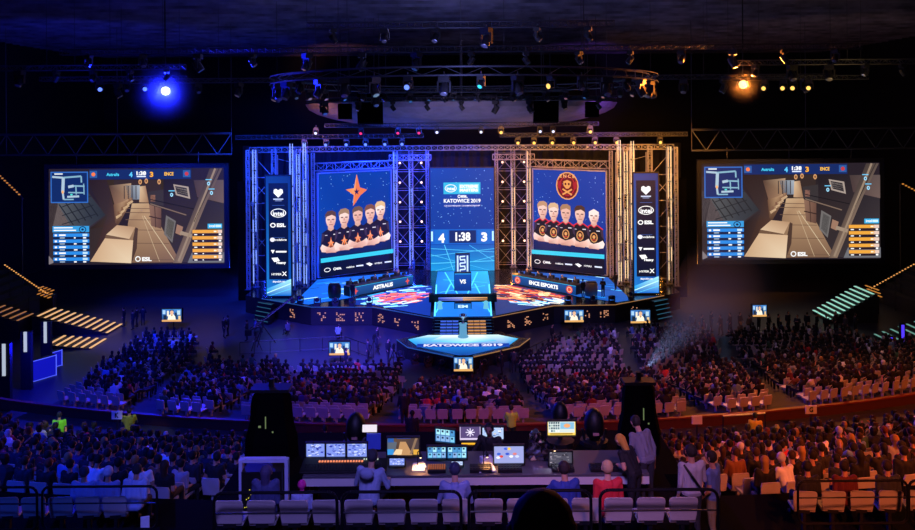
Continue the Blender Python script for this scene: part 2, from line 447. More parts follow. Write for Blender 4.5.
# ------------------------------------------------------------------ screens
WHT = '#ffffff'
def game_picture(parent, tl, tr, bl, simple=False, step=.012, seed=1):
    """walkthrough view of a game map; photo coords x 33..838, y 42..483"""
    rd = random.Random(seed)
    p = Pic(tl, tr, bl, 805, 441, (0, -1, 0), step); p.desat = .3; p.gain = .82; T = lambda pts: [(x - 33, y - 42) for x, y in pts]
    def po(pts, c, g=None): p.poly(T(pts), c, None, g)
    def re(x0, y0, x1, y1, c): p.rect(x0 - 33, y0 - 42, x1 - 33, y1 - 42, c)
    re(33, 42, 838, 483, '#2c202c'); p.up()
    po([(33, 100), (215, 150), (300, 260), (225, 470), (33, 470)], '#3a2c34')
    po([(33, 160), (75, 200), (140, 300), (50, 305), (33, 330)], '#6e5c5e')
    po([(205, 85), (330, 90), (350, 300), (225, 450), (215, 320), (290, 262)], '#452a2a', ['#2a1a20', '#3a2424', '#5a3628', '#3c2424', '#2a1c20', '#3c2c30'])
    po([(550, 95), (838, 95), (838, 475), (600, 475), (545, 330)], '#31262e', ['#241c28', '#2e2630', '#4a3c40', '#3a2e34', '#3c2c2c'])
    po([(300, 95), (560, 95), (560, 210), (330, 215)], '#3c2a28'); p.up()
    po([(70, 197), (212, 150), (292, 255), (200, 322), (130, 302)], '#39414f', ['#5a6068', '#343c48', '#2c333e', '#39414f', '#4a5058'])
    for i in range(5):
        a = i / 5; p.line(70 + 142 * a - 33 + 10, 197 - 47 * a - 42 + 8, 145 + 142 * a - 33, 300 - 50 * a - 42, 5, '#20242e', p.k + 1)
    for i in range(3): p.line(60, 175 + i * 40, 195 + i * 10, 125 + i * 42, 4, '#232833', p.k + 1)
    po([(310, 120), (412, 110), (410, 185), (335, 210)], '#a07850', ['#5c3c30', '#c89a68', '#b98450', '#8c5c3c'])
    po([(385, 120), (452, 120), (450, 185), (400, 185)], '#8f9cb0', ['#56667c', '#aebccc', '#8f9cb0', '#4a5060'])
    for i in range(4): p.line(380 + i * 18 - 33, 80, 380 + i * 18 - 33, 140, 4, '#443434', p.k + 1)
    po([(452, 125), (478, 122), (492, 200), (448, 198)], '#dca86a', ['#f0c080', '#b87c4c', '#a8703c', '#e0a868'])
    po([(490, 150), (560, 140), (560, 215), (492, 205)], '#3d3438'); po([(500, 165), (522, 165), (522, 195), (500, 195)], '#a0604a')
    p.up()
    # corridor floor
    po([(415, 203), (492, 203), (635, 475), (405, 475), (395, 300)], '#a87846', ['#e0b070', '#d09a5c', '#8a5e3c', '#8c6038', '#a87848'])
    p.up()
    for i in range(6):
        y = 225 + i * i * 7 + i * 12; p.line(385 - 33, y - 42, 490 + (y - 203) * .52 - 33, y - 42 + 3, 3, '#7c5638')
    p.line(470 - 33, 260 - 42, 610 - 33, 470 - 42, 3, '#e8c890'); p.line(462 - 33, 260 - 42, 540 - 33, 470 - 42, 2.5, '#d8b078')
    # long counter with goods
    po([(330, 208), (372, 195), (412, 178), (414, 192), (352, 302), (338, 292)], '#8f5c30', ['#7a4c2c', '#c08a50', '#d8a468', '#a06c3c', '#5c3820', '#6c4428'])
    for i in range(4):
        x, y = 340 + i * 17, 262 - i * 20
        po([(x, y), (x + 26, y - 14), (x + 30, y - 6), (x + 4, y + 12)], '#e2b070')
        po([(x + 8, y - 22), (x + 26, y - 26), (x + 26, y - 14), (x + 8, y - 6)], '#8a5434')
    p.up()
    # near crates
    po([(430, 312), (442, 318), (436, 410), (412, 477), (418, 372)], '#57382a'); po([(295, 345), (400, 365), (395, 385), (290, 362)], '#7c5434')
    p.up()
    po([(346, 302), (430, 311), (402, 366), (296, 345)], '#e6b176', ['#d6a068', '#c89058', '#e8b880', '#f0c48c'])
    po([(290, 362), (420, 372), (410, 477), (222, 468)], '#f2c48a', ['#e8b478', '#eebb80', '#fbd8a4', '#e0a868'])
    # crates at right
    po([(494, 208), (550, 226), (549, 320), (503, 306)], '#8a5a42', ['#a06c4c', '#7a4c38', '#6a4032', '#8c5c40'])
    p.up(); p.line(494 - 33, 262 - 42, 550 - 33, 275 - 42, 5, '#3c2420'); p.line(520 - 33, 216 - 42, 524 - 33, 314 - 42, 4, '#543428')
    p.line(500 - 33, 205 - 42, 665 - 33, 258 - 42, 5, '#8c6c54'); p.line(500 - 33, 185 - 42, 700 - 33, 230 - 42, 4, '#1c1820')
    po([(572, 258), (617, 285), (600, 385), (562, 345)], '#77706e'); po([(580, 272), (610, 290), (596, 370), (570, 342)], '#55504f')
    po([(622, 300), (650, 312), (640, 352), (614, 340)], '#b07854')
    po([(606, 116), (676, 128), (684, 184), (618, 166)], '#b8a090')
    p.up(); po([(614, 124), (668, 134), (675, 174), (624, 160)], '#3a3238')
    for i in range(3): p.line(616 - 33 + i * 3, 132 - 42 + i * 10, 670 - 33 + i * 2, 144 - 42 + i * 10, 4, '#96867c')
    po([(700, 98), (838, 98), (838, 205), (716, 176)], '#5c4240', ['#4c3838', '#6a5450', '#7a5c54', '#563c3c'])
    p.up()
    po([(775, 45), (832, 45), (762, 192), (642, 477), (603, 477), (722, 180)], '#6c5448', ['#4c3c38', '#6a5448', '#806452', '#9c7a5c', '#7a5c48', '#54423c'])
    p.up(); p.line(800 - 33, 3, 628 - 33, 470 - 42, 9, '#a88868'); p.line(818 - 33, 3, 700 - 33, 290 - 42, 4, '#3c302e')
    po([(640, 330), (692, 346), (688, 362), (634, 346)], '#b09070')
    po([(690, 430), (838, 430), (838, 477), (670, 477)], '#75757e')
    po([(33, 440), (60, 470), (33, 480)], '#8c8088')
    p.up()
    # overlay
    p.desat = .05; p.gain = .95
    re(222, 46, 690, 92, '#142a66'); re(425, 50, 498, 90, '#1d3c8c')
    re(44, 55, 216, 198, '#2c6cc8'); p.up(); re(49, 60, 211, 193, '#0f2a66')
    re(224, 52, 258, 84, '#2a5aa0'); re(652, 52, 686, 84, '#2a5aa0'); p.up()
    p.oval(241 - 33, 68 - 42, 9, 9, '#ff7a3c'); p.oval(669 - 33, 68 - 42, 9, 9, '#c8343c')
    p.text('Astralis', 330 - 33, 69 - 42, 58, 14, '#4cd8ff'); p.text('ENCE', 588 - 33, 68 - 42, 42, 16, '#ffc040', None, .03)
    p.text('4', 413 - 33, 70 - 42, 16, 24, '#5cc8ff', None, .04); p.text('3', 508 - 33, 70 - 42, 16, 24, '#ffb030', None, .04)
    p.text('1:38', 461 - 33, 64 - 42, 44, 18, WHT, None, .04); re(440, 76, 482, 82, '#dfe8ff')
    re(62, 62, 100, 68, '#e0e8f0')
    for a in ((52, 78, 100, 82, 9), (100, 82, 185, 76, 8), (185, 76, 186, 105, 7), (103, 82, 100, 150, 14), (100, 150, 104, 182, 9), (104, 182, 150, 182, 6),
              (125, 125, 150, 120, 12), (150, 120, 200, 122, 7), (160, 120, 162, 160, 6), (125, 150, 195, 152, 6), (196, 110, 198, 160, 5), (120, 170, 175, 168, 9)):
        p.line(a[0] - 33, a[1] - 42, a[2] - 33, a[3] - 42, a[4], '#a9c4d8' if a[4] > 8 else '#7fb0c8')
    p.up(); p.oval(100 - 33, 148 - 42, 5, 8, '#ffb060'); p.oval(140 - 33, 160 - 42, 6, 4, '#40e0d0')
    # player lists
    re(52, 304, 220, 332, '#2a9ae0'); re(764, 298, 830, 320, '#2ab0e8')
    for r in range(5):
        y = 338 + r * 27.5
        re(55, y, 220, y + 15, '#1f8ae8'); re(55, y + 15, 220, y + 25, '#0d2450')
        re(694, 326 + r * 29, 812, 341 + r * 29, '#f0a42c'); re(806, 326 + r * 29, 830, 341 + r * 29, '#e8c8b8'); re(694, 342 + r * 29, 830, 352 + r * 29, '#2a1c26')
    p.up()
    re(58, 309, 145, 314, WHT); re(58, 321, 160, 326, WHT); p.ring(190 - 33, 320 - 42, 17, 15, 4, '#0d2450'); p.oval(190 - 33, 320 - 42, 6, 5, '#0d2450')
    p.text('intel', 784 - 33, 308 - 42, 26, 12, WHT); re(800, 303, 826, 314, '#d0f0ff')
    for r in range(5):
        y = 338 + r * 27.5; q = 326 + r * 29
        re(62, y + 4, 72, y + 12, WHT); re(82, y + 4, 112, y + 11, WHT); re(190, y + 2, 212, y + 12, '#bfe4ff'); re(150, y + 17, 158 + 4 * (r % 3), y + 23, WHT); re(192, y + 17, 206, y + 23, WHT); re(85, y + 18, 108, y + 22, '#b0c8e0')
        re(702, q + 19, 716, q + 24, WHT); re(740, q + 19, 746, q + 24, WHT); re(792, q + 4, 804, q + 11, '#fff0d0'); re(815, q + 17, 826, q + 25, WHT)
    p.ring(443 - 33, 457 - 42, 13, 13, 5, '#f4f4f4'); p.text('ESL', 484 - 33, 458 - 42, 44, 19, '#f4f4f4', None, .05)
    for x, y in ((456, 104), (484, 100), (543, 104)): p.oval(x - 33, y - 42, 8, 12, '#d89a60'); p.oval(x - 33, y - 42, 4, 6, '#7a4c34', p.k + 1)
    for x, y in ((600, 160), (770, 110), (783, 153)): re(x - 14, y - 16, x + 14, y - 12, '#6cd0ff'); p.oval(x - 33, y + 4 - 42, 7, 9, '#a0e0ff'); p.oval(x - 33, y + 4 - 42, 3, 4, '#304860', p.k + 1)
    return p.build('picture', parent)

def screen_frame(parent, tl, tr, bl, depth=.25, b=.25, m=black, name='frame', back=.35):
    tl, tr, bl = Vector(tl), Vector(tr), Vector(bl); u = (tr - tl).normalized(); v = (bl - tl).normalized(); n = u.cross(v).normalized()
    br = tr + (bl - tl)
    mb = MB()
    # frame bars around the picture
    def bar(a, c, wa, wc):
        vs = []
        for q in (a, c):
            for s1 in (0, 1):
                for s2 in (0, 1): vs.append(q + (wa if s1 else Vector()) + n * (depth if s2 else -.06))
        mb.add(vs, [(0, 1, 3, 2), (4, 6, 7, 5), (0, 4, 5, 1), (2, 3, 7, 6), (0, 2, 6, 4), (1, 5, 7, 3)])
    bar(tl - u * b, tr + u * b, -v * b, 0); bar(bl - u * b, br + u * b, v * b, 0)
    bar(tl, bl, -u * b, 0); bar(tr, br, u * b, 0)
    fr = mb.build(name, m, parent, absolute=True)
    hb = MB(); vs = [q + n * k for k in (.012 if back < .1 else .015, depth + back) for q in (tl, tr, br, bl)]
    hb.add(vs, [(0, 1, 2, 3), (4, 7, 6, 5), (0, 4, 5, 1), (1, 5, 6, 2), (2, 6, 7, 3), (3, 7, 4, 0)])
    hb.build('panel_housing', blackmatt, parent, absolute=True)
    return n

for side, lab in ((-1, 'large hanging screen left of the stage showing the game corridor view, beside the blue-lit towers'),
                  (1, 'large hanging screen right of the stage showing the game corridor view, beside the gold-lit towers')):
    x0, x1 = (-41.3, -23.8) if side < 0 else (23.95, 41.75)
    zt, zb_ = 13.42, 3.82; Y = 80
    r = empty('big_screen', ((x0 + x1) / 2, Y, zb_), lab, 'screen')
    screen_frame(r, (x0, Y, zt), (x1, Y, zt), (x0, Y, zb_), b=.45, m=mat('big_screen_frame', '#20222c', .4))
    game_picture(r, (x0, Y, zt), (x1, Y, zt), (x0, Y, zb_), step=.012)
    mb = MB()
    for t in (.15, .5, .85):
        X = x0 + (x1 - x0) * t; mb.cyl((X, Y + .3, zt + .4), (X, Y + .3, 15.0), .05)
    mb.build('hanging_chain', alud, r, absolute=True)

# sponsor columns
def sponsor(p, W, Hh):
    p.rect(0, 0, W, Hh, '#0a1c4a', None, ['#0d3a86', '#1e7ad0', '#0a4fae', '#0b2d70']); p.up()
    c = W / 2
    p.rect(9, 30, W - 9, Hh - 70, '#07122e'); p.up()
    # heart
    p.poly([(c, 92), (c - 17, 72), (c - 16, 58), (c - 8, 54), (c, 61), (c + 8, 54), (c + 16, 58), (c + 17, 72)], WHT)
    p.rect(c - 18, 96, c + 18, 101, '#c8d4f0'); p.rect(c - 12, 104, c + 12, 107, '#8898c8')
    p.rect(c - 22, 124, c + 22, 126, '#3a5aa0'); p.rect(c - 22, 262, c + 22, 264, '#3a5aa0')
    p.ring(c, 158, 28, 19, 3, WHT); p.text('intel', c, 160, 40, 20, WHT, None, .03)
    p.ring(c - 20, 210, 10, 10, 4, WHT); p.text('ESL', c + 10, 210, 32, 16, WHT, None, .05)
    p.oval(c - 22, 272, 9, 9, '#f0f0ff'); p.text('vodafone', c + 8, 272, 42, 10, WHT)
    p.poly([(c - 28, 316), (c - 14, 316), (c - 21, 332)], WHT); p.rect(c - 10, 320, c + 28, 327, WHT)
    p.poly([(c - 26, 350), (c - 4, 348), (c + 4, 362), (c - 16, 368)], WHT); p.text('Heavy', c + 9, 372, 34, 14, WHT, None, .05)
    p.text('HYPER', c - 8, 420, 36, 9, WHT); p.text('X', c + 20, 418, 18, 18, WHT, None, .03)
    p.text('#spodek.net', c, 452, 44, 11, WHT)
    p.poly([(0, Hh), (0, Hh - 30), (W, Hh - 72), (W, Hh)], '#18a0e8', None, ['#0c60c0', '#18a8f0', '#a8f0ff', '#0a70d8'])
    p.up(); p.line(0, Hh - 12, W, Hh - 52, 4, '#c8ffff'); p.line(10, Hh, W, Hh - 30, 3, '#60d8ff')
for side, lab in ((-1, 'tall narrow sponsor column screen left of the stage'), (1, 'tall narrow sponsor column screen right of the stage')):
    Y = 74.6; xa = 171.5 * Y / 800; xb = 196 * Y / 800
    x0, x1 = (-xb, -xa) if side < 0 else (xa, xb)
    r = empty('sponsor_column', ((x0 + x1) / 2, Y, 1.6), lab, 'screen')
    tl, tr, bl = (x0, Y, 12.9), (x1, Y, 12.9), (x0, Y, 1.75)
    screen_frame(r, tl, tr, bl, b=.12)
    p = Pic(tl, tr, bl, 88, 512, (0, -1, 0)); sponsor(p, 88, 512); p.build('picture', r)

# team screens
def star(cx, cy, rx, ry, inner=.38, n=5, rot=-PI / 2):
    return [(cx + (rx if i % 2 == 0 else rx * inner) * math.cos(rot + PI * i / n), cy + (ry if i % 2 == 0 else ry * inner) * math.sin(rot + PI * i / n)) for i in range(2 * n)]
def player(p, cx, top, hh, skin, hair, shirt, emblem, bald=False, red=False):
    k = p.k; c = top + hh
    p.poly([(cx - 40, c + 62), (cx - 36, c + 20), (cx - 11, c + 3), (cx + 11, c + 3), (cx + 36, c + 20), (cx + 40, c + 62), (cx + 38, c + 96), (cx - 38, c + 96)], shirt, k, None)
    p.poly([(cx - 36, c + 20), (cx - 40, c + 62), (cx - 30, c + 50), (cx - 26, c + 24)], '#3c2c44', k + 1); p.poly([(cx + 36, c + 20), (cx + 40, c + 62), (cx + 30, c + 50), (cx + 26, c + 24)], '#3c2c44', k + 1)
    if red:
        p.line(cx - 36, c + 21, cx - 12, c + 4, 5, '#d02838', k + 1); p.line(cx + 36, c + 21, cx + 12, c + 4, 5, '#d02838', k + 1); p.line(cx - 12, c + 4, cx, c + 14, 4, '#d02838', k + 2); p.line(cx + 12, c + 4, cx, c + 14, 4, '#d02838', k + 2)
    p.rect(cx + 10, c + 26, cx + 24, c + 30, '#e0d8e0', k + 2); p.rect(cx - 24, c + 28, cx - 14, c + 31, '#c8c0d0', k + 2)
    p.poly([(cx - 11, c - 18), (cx + 11, c - 18), (cx + 12, c + 6), (cx, c + 14), (cx - 12, c + 6)], '#d8a494', k + 1)
    pts = [(cx - 20, top + 14), (cx - 20, top + hh * .55), (cx - 15, top + hh * .82), (cx - 6, c), (cx + 6, c), (cx + 15, top + hh * .82), (cx + 20, top + hh * .55), (cx + 20, top + 14), (cx, top + 2)]
    p.poly(pts, skin, k + 2, [skin, skin, '#d89c8c', '#e0b0a0', '#e0b0a0', '#d89c8c', skin, skin, skin])
    if not bald: p.poly([(cx - 22, top + hh * .4), (cx - 23, top + 8), (cx - 14, top - 5), (cx + 6, top - 8), (cx + 20, top + 1), (cx + 22, top + hh * .38), (cx + 17, top + 18), (cx + 4, top + 11), (cx - 16, top + 17)], hair, k + 3)
    for s in (-1, 1): p.rect(cx + s * 9 - 5, top + hh * .43, cx + s * 9 + 5, top + hh * .5, '#6a4038', k + 3)
    p.poly([(cx - 2, top + hh * .5), (cx + 2, top + hh * .5), (cx + 4, top + hh * .67), (cx - 4, top + hh * .67)], '#d09484', k + 3)
    p.rect(cx - 8, top + hh * .77, cx + 8, top + hh * .81, '#a05c50', k + 3)
    if emblem == 'star': p.poly(star(cx, c + 62, 14, 25, .32, 4), '#f47a34', k + 2); p.line(cx, c + 50, cx - 10, c + 84, 4, '#f8a070', k + 3); p.line(cx, c + 50, cx + 10, c + 84, 4, '#f8a070', k + 3)
    else: p.oval(cx, c + 56, 15, 21, '#3a1214', k + 2); p.ring(cx, c + 56, 15, 21, 4, '#d8985c', k + 3); p.oval(cx, c + 54, 6, 8, '#e0a060', k + 3); p.line(cx - 8, c + 66, cx + 8, c + 66, 4, '#c83c30', k + 3)
def arms(p, cx, y, skin):
    k = p.k + 5
    p.poly([(cx - 44, y - 8), (cx - 36, y - 22), (cx - 20, y - 12), (cx + 22, y + 4), (cx + 20, y + 18), (cx - 14, y + 14), (cx - 38, y + 10)], skin, k, [skin, '#f8e0d8', skin, '#d89888', '#c88878', '#d89888', skin])
    p.poly([(cx + 44, y - 8), (cx + 36, y - 22), (cx + 20, y - 12), (cx - 22, y + 2), (cx - 20, y + 16), (cx + 14, y + 16), (cx + 38, y + 10)], skin, k + 1, [skin, '#f8e0d8', skin, '#e8b4a4', '#c88878', '#d89888', skin])
SKN = '#f0c8bc'
def team(side):
    xa, ya = 14.95, 83.2; xb, yb = 7.85, 88.0
    zt, zb_ = 12.5, 1.82
    if side < 0: tl, tr, bl = (-xa, ya, zt), (-xb, yb, zt), (-xa, ya, zb_)
    else: tl, tr, bl = (xb, yb, zt), (xa, ya, zt), (xb, yb, zb_)
    lab = 'big team screen left of centre with an orange star above five crossed-arm players' if side < 0 else 'big team screen right of centre with a round red emblem above five crossed-arm players'
    r = empty('team_screen', ((-1 if side < 0 else 1) * 11.4, 85.6, 1.6), lab, 'screen')
    n = screen_frame(r, tl, tr, bl, b=.14, m=mat('pale_frame', '#9aa4c0', .4))
    p = Pic(tl, tr, bl, 306, 430, -n)
    p.rect(0, 0, 306, 430, '#0a3a9c', None, ['#083a9c', '#0844a8', '#06308c', '#083a9c']); p.up()
    rd = random.Random(3 + side)
    for i in range(70):
        x, y, s = rd.uniform(5, 300), rd.uniform(5, 220), rd.uniform(.8, 2.2); p.oval(x, y, s, s, '#9cc8ff', None, 5)
    sh = (-1 if side < 0 else 1)
    # base line of the row of players drops toward the near edge
    if side < 0:
        p.poly([(158, 8), (171, 66), (202, 78), (174, 100), (142, 145), (145, 98), (112, 72), (146, 68)], '#f08a4c', None, ['#f8a868', '#f09050', '#e87838', '#f08a4c', '#f8b070', '#f09050', '#e87c40', '#f4a060'])
        p.poly([(158, 8), (171, 66), (202, 78), (174, 100), (142, 145), (150, 90)], '#e8763c', p.k + 1)
        p.up(2); p.poly(star(157, 84, 13, 16), '#1a1c54'); p.up()
        xs = [(48, 164, '#5a3c30'), (100, 158, '#a07c5c'), (154, 152, '#6a5040'), (208, 148, '#7a4c38'), (256, 138, '#e0b888')]
        order = [0, 4, 1, 3, 2]
    else:
        p.oval(148, 66, 48, 60, '#6e0f1c'); p.ring(148, 66, 48, 60, 5, '#e8a060', p.k + 1); p.ring(148, 66, 33, 42, 3, '#c83038', p.k + 1)
        p.up(2); p.text('E N C E', 148, 24, 62, 15, '#f8b070', None, .03)
        p.poly([(148, 40), (165, 48), (163, 66), (153, 78), (143, 78), (133, 66), (131, 48)], '#e89a54')
        p.oval(141, 58, 4, 5, '#5a0c14', p.k + 1); p.oval(155, 58, 4, 5, '#5a0c14', p.k + 1)
        p.line(128, 80, 168, 104, 7, '#e89a54'); p.line(168, 80, 128, 104, 7, '#e89a54', p.k + 1)
        for s in (-1, 1): p.poly([(148 + s * 24, 54), (148 + s * 42, 40), (148 + s * 40, 74), (148 + s * 28, 84)], '#a8202c')
        p.up(2)
        xs = [(42, 144, '#c09070'), (93, 148, '#d8b088'), (148, 150, '#a87c5c'), (206, 152, '#4c3028'), (260, 156, '#f4e0c8')]
        order = [0, 4, 1, 3, 2]
    p.poly([(0, 300), (306, 292), (306, 430), (0, 430)], '', None, ['#0a2060', '#0a2060', '#06143c', '#06143c']); p.up()
    for j in order:
        cx, tp, hair = xs[j]
        tone = [SKN, '#f4d4c8', '#e8b4a4', '#eec0b0', '#fbe4dc'][j]
        player(p, cx, tp, 66, tone, hair, '#1c1424' if side < 0 else '#14141f', 'star' if side < 0 else 'seal', bald=(side > 0 and j == 4), red=side > 0)
        arms(p, cx, tp + 66 + 88, tone); p.up(7)
    # crossed arms bottoms over the dark stripe
    p.poly([(0, 352), (306, 344), (306, 362), (0, 370)], '#38c8e8')
    p.poly([(0, 372), (306, 364), (306, 430), (0, 430)], '#070c22'); p.up()
    for i, x in enumerate((26, 70, 118, 160, 200, 240, 282)):
        y = 402 - i * .6
        if i == 0: p.ring(x, y, 13, 9, 2.5, WHT)
        elif i == 1: p.text('ESL', x + 4, y, 22, 9, WHT, None, .05); p.ring(x - 14, y, 6, 6, 2.5, WHT)
        elif i == 2: p.text('vodafone', x + 2, y, 34, 8, WHT)
        elif i == 4: p.poly([(x - 14, y - 4), (x, y - 8), (x + 15, y), (x + 4, y + 8)], WHT)
        elif i == 5: p.text('HYPERX', x, y, 32, 7, WHT)
        else: p.rect(x - 15, y - 3, x + 15, y + 3, '#e0e8ff')
    p.build('picture', r)
team(-1); team(1)

# centre screen
Y = 87.; x0, x1 = -31.7 * Y / F, 31.8 * Y / F; zt, zb_ = 18 - 48 * Y / F, 1.62
r = empty('centre_screen', (0, Y, 1.6), 'tall blue centre screen with the event title and the 4 to 3 score', 'screen')
tl, tr, bl = (x0, Y, zt), (x1, Y, zt), (x0, Y, zb_)
screen_frame(r, tl, tr, bl, b=.12)
p = Pic(tl, tr, bl, 280, 442, (0, -1, 0))
p.rect(0, 0, 280, 442, '', None, ['#0a40a0', '#08348e', '#08348e', '#0a40a0'])
p.poly([(0, 330), (0, 442), (280, 442), (280, 330)], '', p.k + 1, ['#0c58b8', '#1696dc', '#1696dc', '#0c58b8']); p.up(2)
rd = random.Random(5)
for i in range(80): x, y, s = rd.uniform(3, 277), rd.uniform(3, 250) ** 1., rd.uniform(.8, 2.4); p.oval(x, y, s, s, '#8cc4ff', None, 5)
for a in ((0, 346, 280, 362, 2), (0, 378, 280, 348, 2), (20, 442, 280, 380, 2.5), (0, 372, 260, 442, 2), (60, 330, 100, 442, 3), (170, 332, 280, 402, 2), (0, 410, 280, 400, 3)):
    p.line(*a, '#58d0f8')
p.rect(58, 62, 221, 112, '#30b4e0'); p.up(); p.rect(126, 68, 214, 106, '#78dcf4'); p.ring(90, 87, 26, 17, 3, WHT); p.text('intel', 90, 88, 36, 16, WHT, None, .03); p.up()
p.text('EXTREME', 170, 79, 80, 13, WHT, None, .06); p.text('MASTERS', 170, 95, 80, 13, WHT, None, .06)
p.ring(127, 122, 7, 7, 3, WHT); p.text('ESL', 150, 122, 28, 11, WHT, None, .05)
p.text('KATOWICE 2019', 140, 141, 162, 17, WHT, None, .03); p.text('CS:GO MAJOR CHAMPIONSHIP', 140, 163, 158, 8, '#e8e0ff', None, .02)
p.rect(0, 263, 280, 328, '#0e5cc4'); p.up(); p.rect(82, 268, 200, 322, '#0a2864'); p.rect(18, 265, 76, 326, '#1468c8'); p.rect(206, 265, 262, 326, '#1468c8')
p.rect(2, 272, 10, 314, '#bff4ff'); p.rect(270, 272, 278, 314, '#bff4ff'); p.up()
p.text('4', 48, 301, 28, 40, WHT, None, .05); p.text('1:38', 142, 295, 66, 38, WHT, None, .04); p.text('3', 236, 297, 26, 40, WHT, None, .05)
p.build('picture', r)
# ------------------------------------------------------------------ stage
ZS, ZL = 1.6, .9
def sym(pts): return [(x, y) for x, y in pts] + [(-x, y) for x, y in reversed(pts)]
outline = [(2.45, 66.3), (8.0, 70.3), (13.4, 70.5), (18.6, 74.0), (20.5, 75.5), (20.5, 91)]
root = empty('stage', (0, 78, 0), 'black main stage platform with angled front skirt and glossy blue-lit top', 'stage')
mb = MB(); mb.prism(sym(outline), .02, ZS - .06); mb.build('skirt', skirtm, root, absolute=True)
mb = MB(); mb.prism(sym(outline), ZS - .06, ZS); mb.build('deck', stagem, root, absolute=True)
# amber pixel letters on the skirt
rd = random.Random(11)
def skirt_marks(a, b, n, sgn):
    a, b = Vector((a[0], a[1], 0)), Vector((b[0], b[1], 0)); d = (b - a); L = d.length; d.normalize(); nn = Vector((d.y, -d.x, 0))
    if nn.y > 0: nn = -nn
    for i in range(n):
        t = (i + .5) / n * L; m = MB()
        for u in range(5):
            for v in range(6):
                if rd.random() < .36:
                    q = a + d * (t + (u - 2.5) * .16) + nn * .03; z = .45 + v * .13
                    m.box((q.x, q.y, z), (.105, .05, .08), math.atan2(d.y, d.x))
        m.build('pixel_sign', glow('amber_led', '#e8a078', .8), root, absolute=True)
for s in (-1, 1):
    skirt_marks((s * 17.2, 73.1), (s * 13.4, 70.5), 1, s); skirt_marks((s * 13.2, 70.5), (s * 8.2, 70.3), 3, s); skirt_marks((s * 7.8, 70.2), (s * 3.2, 66.8), 3, s)
    mb = MB(); mb.tube([(s * 2.45, 66.26, ZS + .02), (s * 8, 70.26, ZS + .02), (s * 13.4, 70.46, ZS + .02), (s * 18.6, 73.96, ZS + .02)], .035, 4)
    mb.build('edge_strip', glow('edge_blue', '#2a60c0', .6) if s < 0 else glow('edge_gold', '#c08850', .6), root, absolute=True)
# side steps up to the stage
for s in (-1, 1):
    r = empty('stage_steps', (s * 15.7, 69.9, 0), ('blue' if s < 0 else 'teal') + '-edged steps at the ' + ('left' if s < 0 else 'right') + ' corner of the stage below the sponsor column', 'steps')
    mb = MB(); gl = MB(); dx, dy = .82 * s, .57
    for i in range(5):
        c = Vector((s * 17.9, 71.4, 0)) + Vector((-s * .0, .36 * i, 0)); z = .3 * (i + 1)
        mb.box((c.x, c.y, z / 2), (1.9, .36, z), s * .6); gl.box((c.x + .1 * s, c.y - .2, z - .02), (1.8, .03, .05), s * .6)
    mb.build('treads', black, r, absolute=True); gl.build('edge_lights', glow('step_teal', '#3a80a0', .45), r, absolute=True)
# lower stage
low = [(2.4, 65.9), (3.4, 63.9), (5.2, 62.4), (4.2, 60.2), (.4, 57.4)]
r = empty('front_stage', (0, 61.5, 0), 'low pointed front stage glowing cyan with the event name along its front edge', 'stage')
mb = MB(); mb.prism(sym(low), .01, ZL - .05); mb.build('skirt', skirtm, r, absolute=True)
mb = MB(); mb.prism(sym(low), ZL - .05, ZL); mb.build('deck', stagem, r, absolute=True)
q = Pic((-4.6, 63.6, ZL + .01), (4.6, 63.6, ZL + .01), (-4.6, 57.6, ZL + .01), 460, 300, (0, 0, 1), .01)
q.poly([(90, 0), (370, 0), (445, 60), (400, 160), (230, 290), (60, 160), (15, 60)], '', None, ['#d8fcff', '#d8fcff', '#2fb8f0', '#1878d8', '#0a3a90', '#1878d8', '#2fb8f0']); q.up()
q.poly([(150, 10), (310, 10), (360, 90), (230, 120), (100, 90)], '', None, ['#ffffff', '#ffffff', '#40c0f0', '#80e8ff', '#40c0f0']); q.up()
q.rect(55, 128, 405, 172, '#0e3aa8'); q.up()
q.text('KATOWICE 2019', 230, 150, 300, 34, '#e8e4ff', None, .05)
for x0, y0, x1, y1 in ((60, 160, 228, 285), (400, 160, 232, 285)): q.line(x0, y0, x1, y1, 6, '#2058b8')
q.build('led_floor', r)
for s in (-1, 1):
    mb = MB(); mb.tube([(s * 5.2, 62.36, ZL + .03), (s * 4.2, 60.16, ZL + .03), (s * .4, 57.36, ZL + .03)], .045, 4)
    mb.build('edge_strip', glow('edge_blue', '#2a60c0') if s < 0 else glow('edge_gold', '#c08850'), r, absolute=True)
# centre staircase with blue and orange faces
r = empty('centre_stairs', (0, 66, ZL), 'wide dark centre stairs lit blue on the left half and orange on the right half', 'stairs')
mb = MB(); bl = MB(); og = MB(); wh = MB()
for i in range(5):
    y = 66.2 - i * .5; z = ZS - .1 - i * .13
    mb.box((0, y - .05, (z + ZL) / 2), (5.0, .5, z - ZL), col=None)
    for a, m_ in ((-1, bl), (1, og)):
        for k in range(3): m_.box((a * (.62 + k * .5), y - .32, z - .065), (.46, .04, .085))
    wh.box((0, y - .3, z + .005), (4.6, .06, .02))
mb.build('steps', stagem, r, absolute=True); bl.build('led_riser', glow('riser_blue', '#4468f0', 1.1), r, absolute=True); og.build('led_riser', glow('riser_orange', '#e09a58', 1.), r, absolute=True)
wh.build('step_nosing', glow('nosing', '#2a5a90', .7), r, absolute=True)
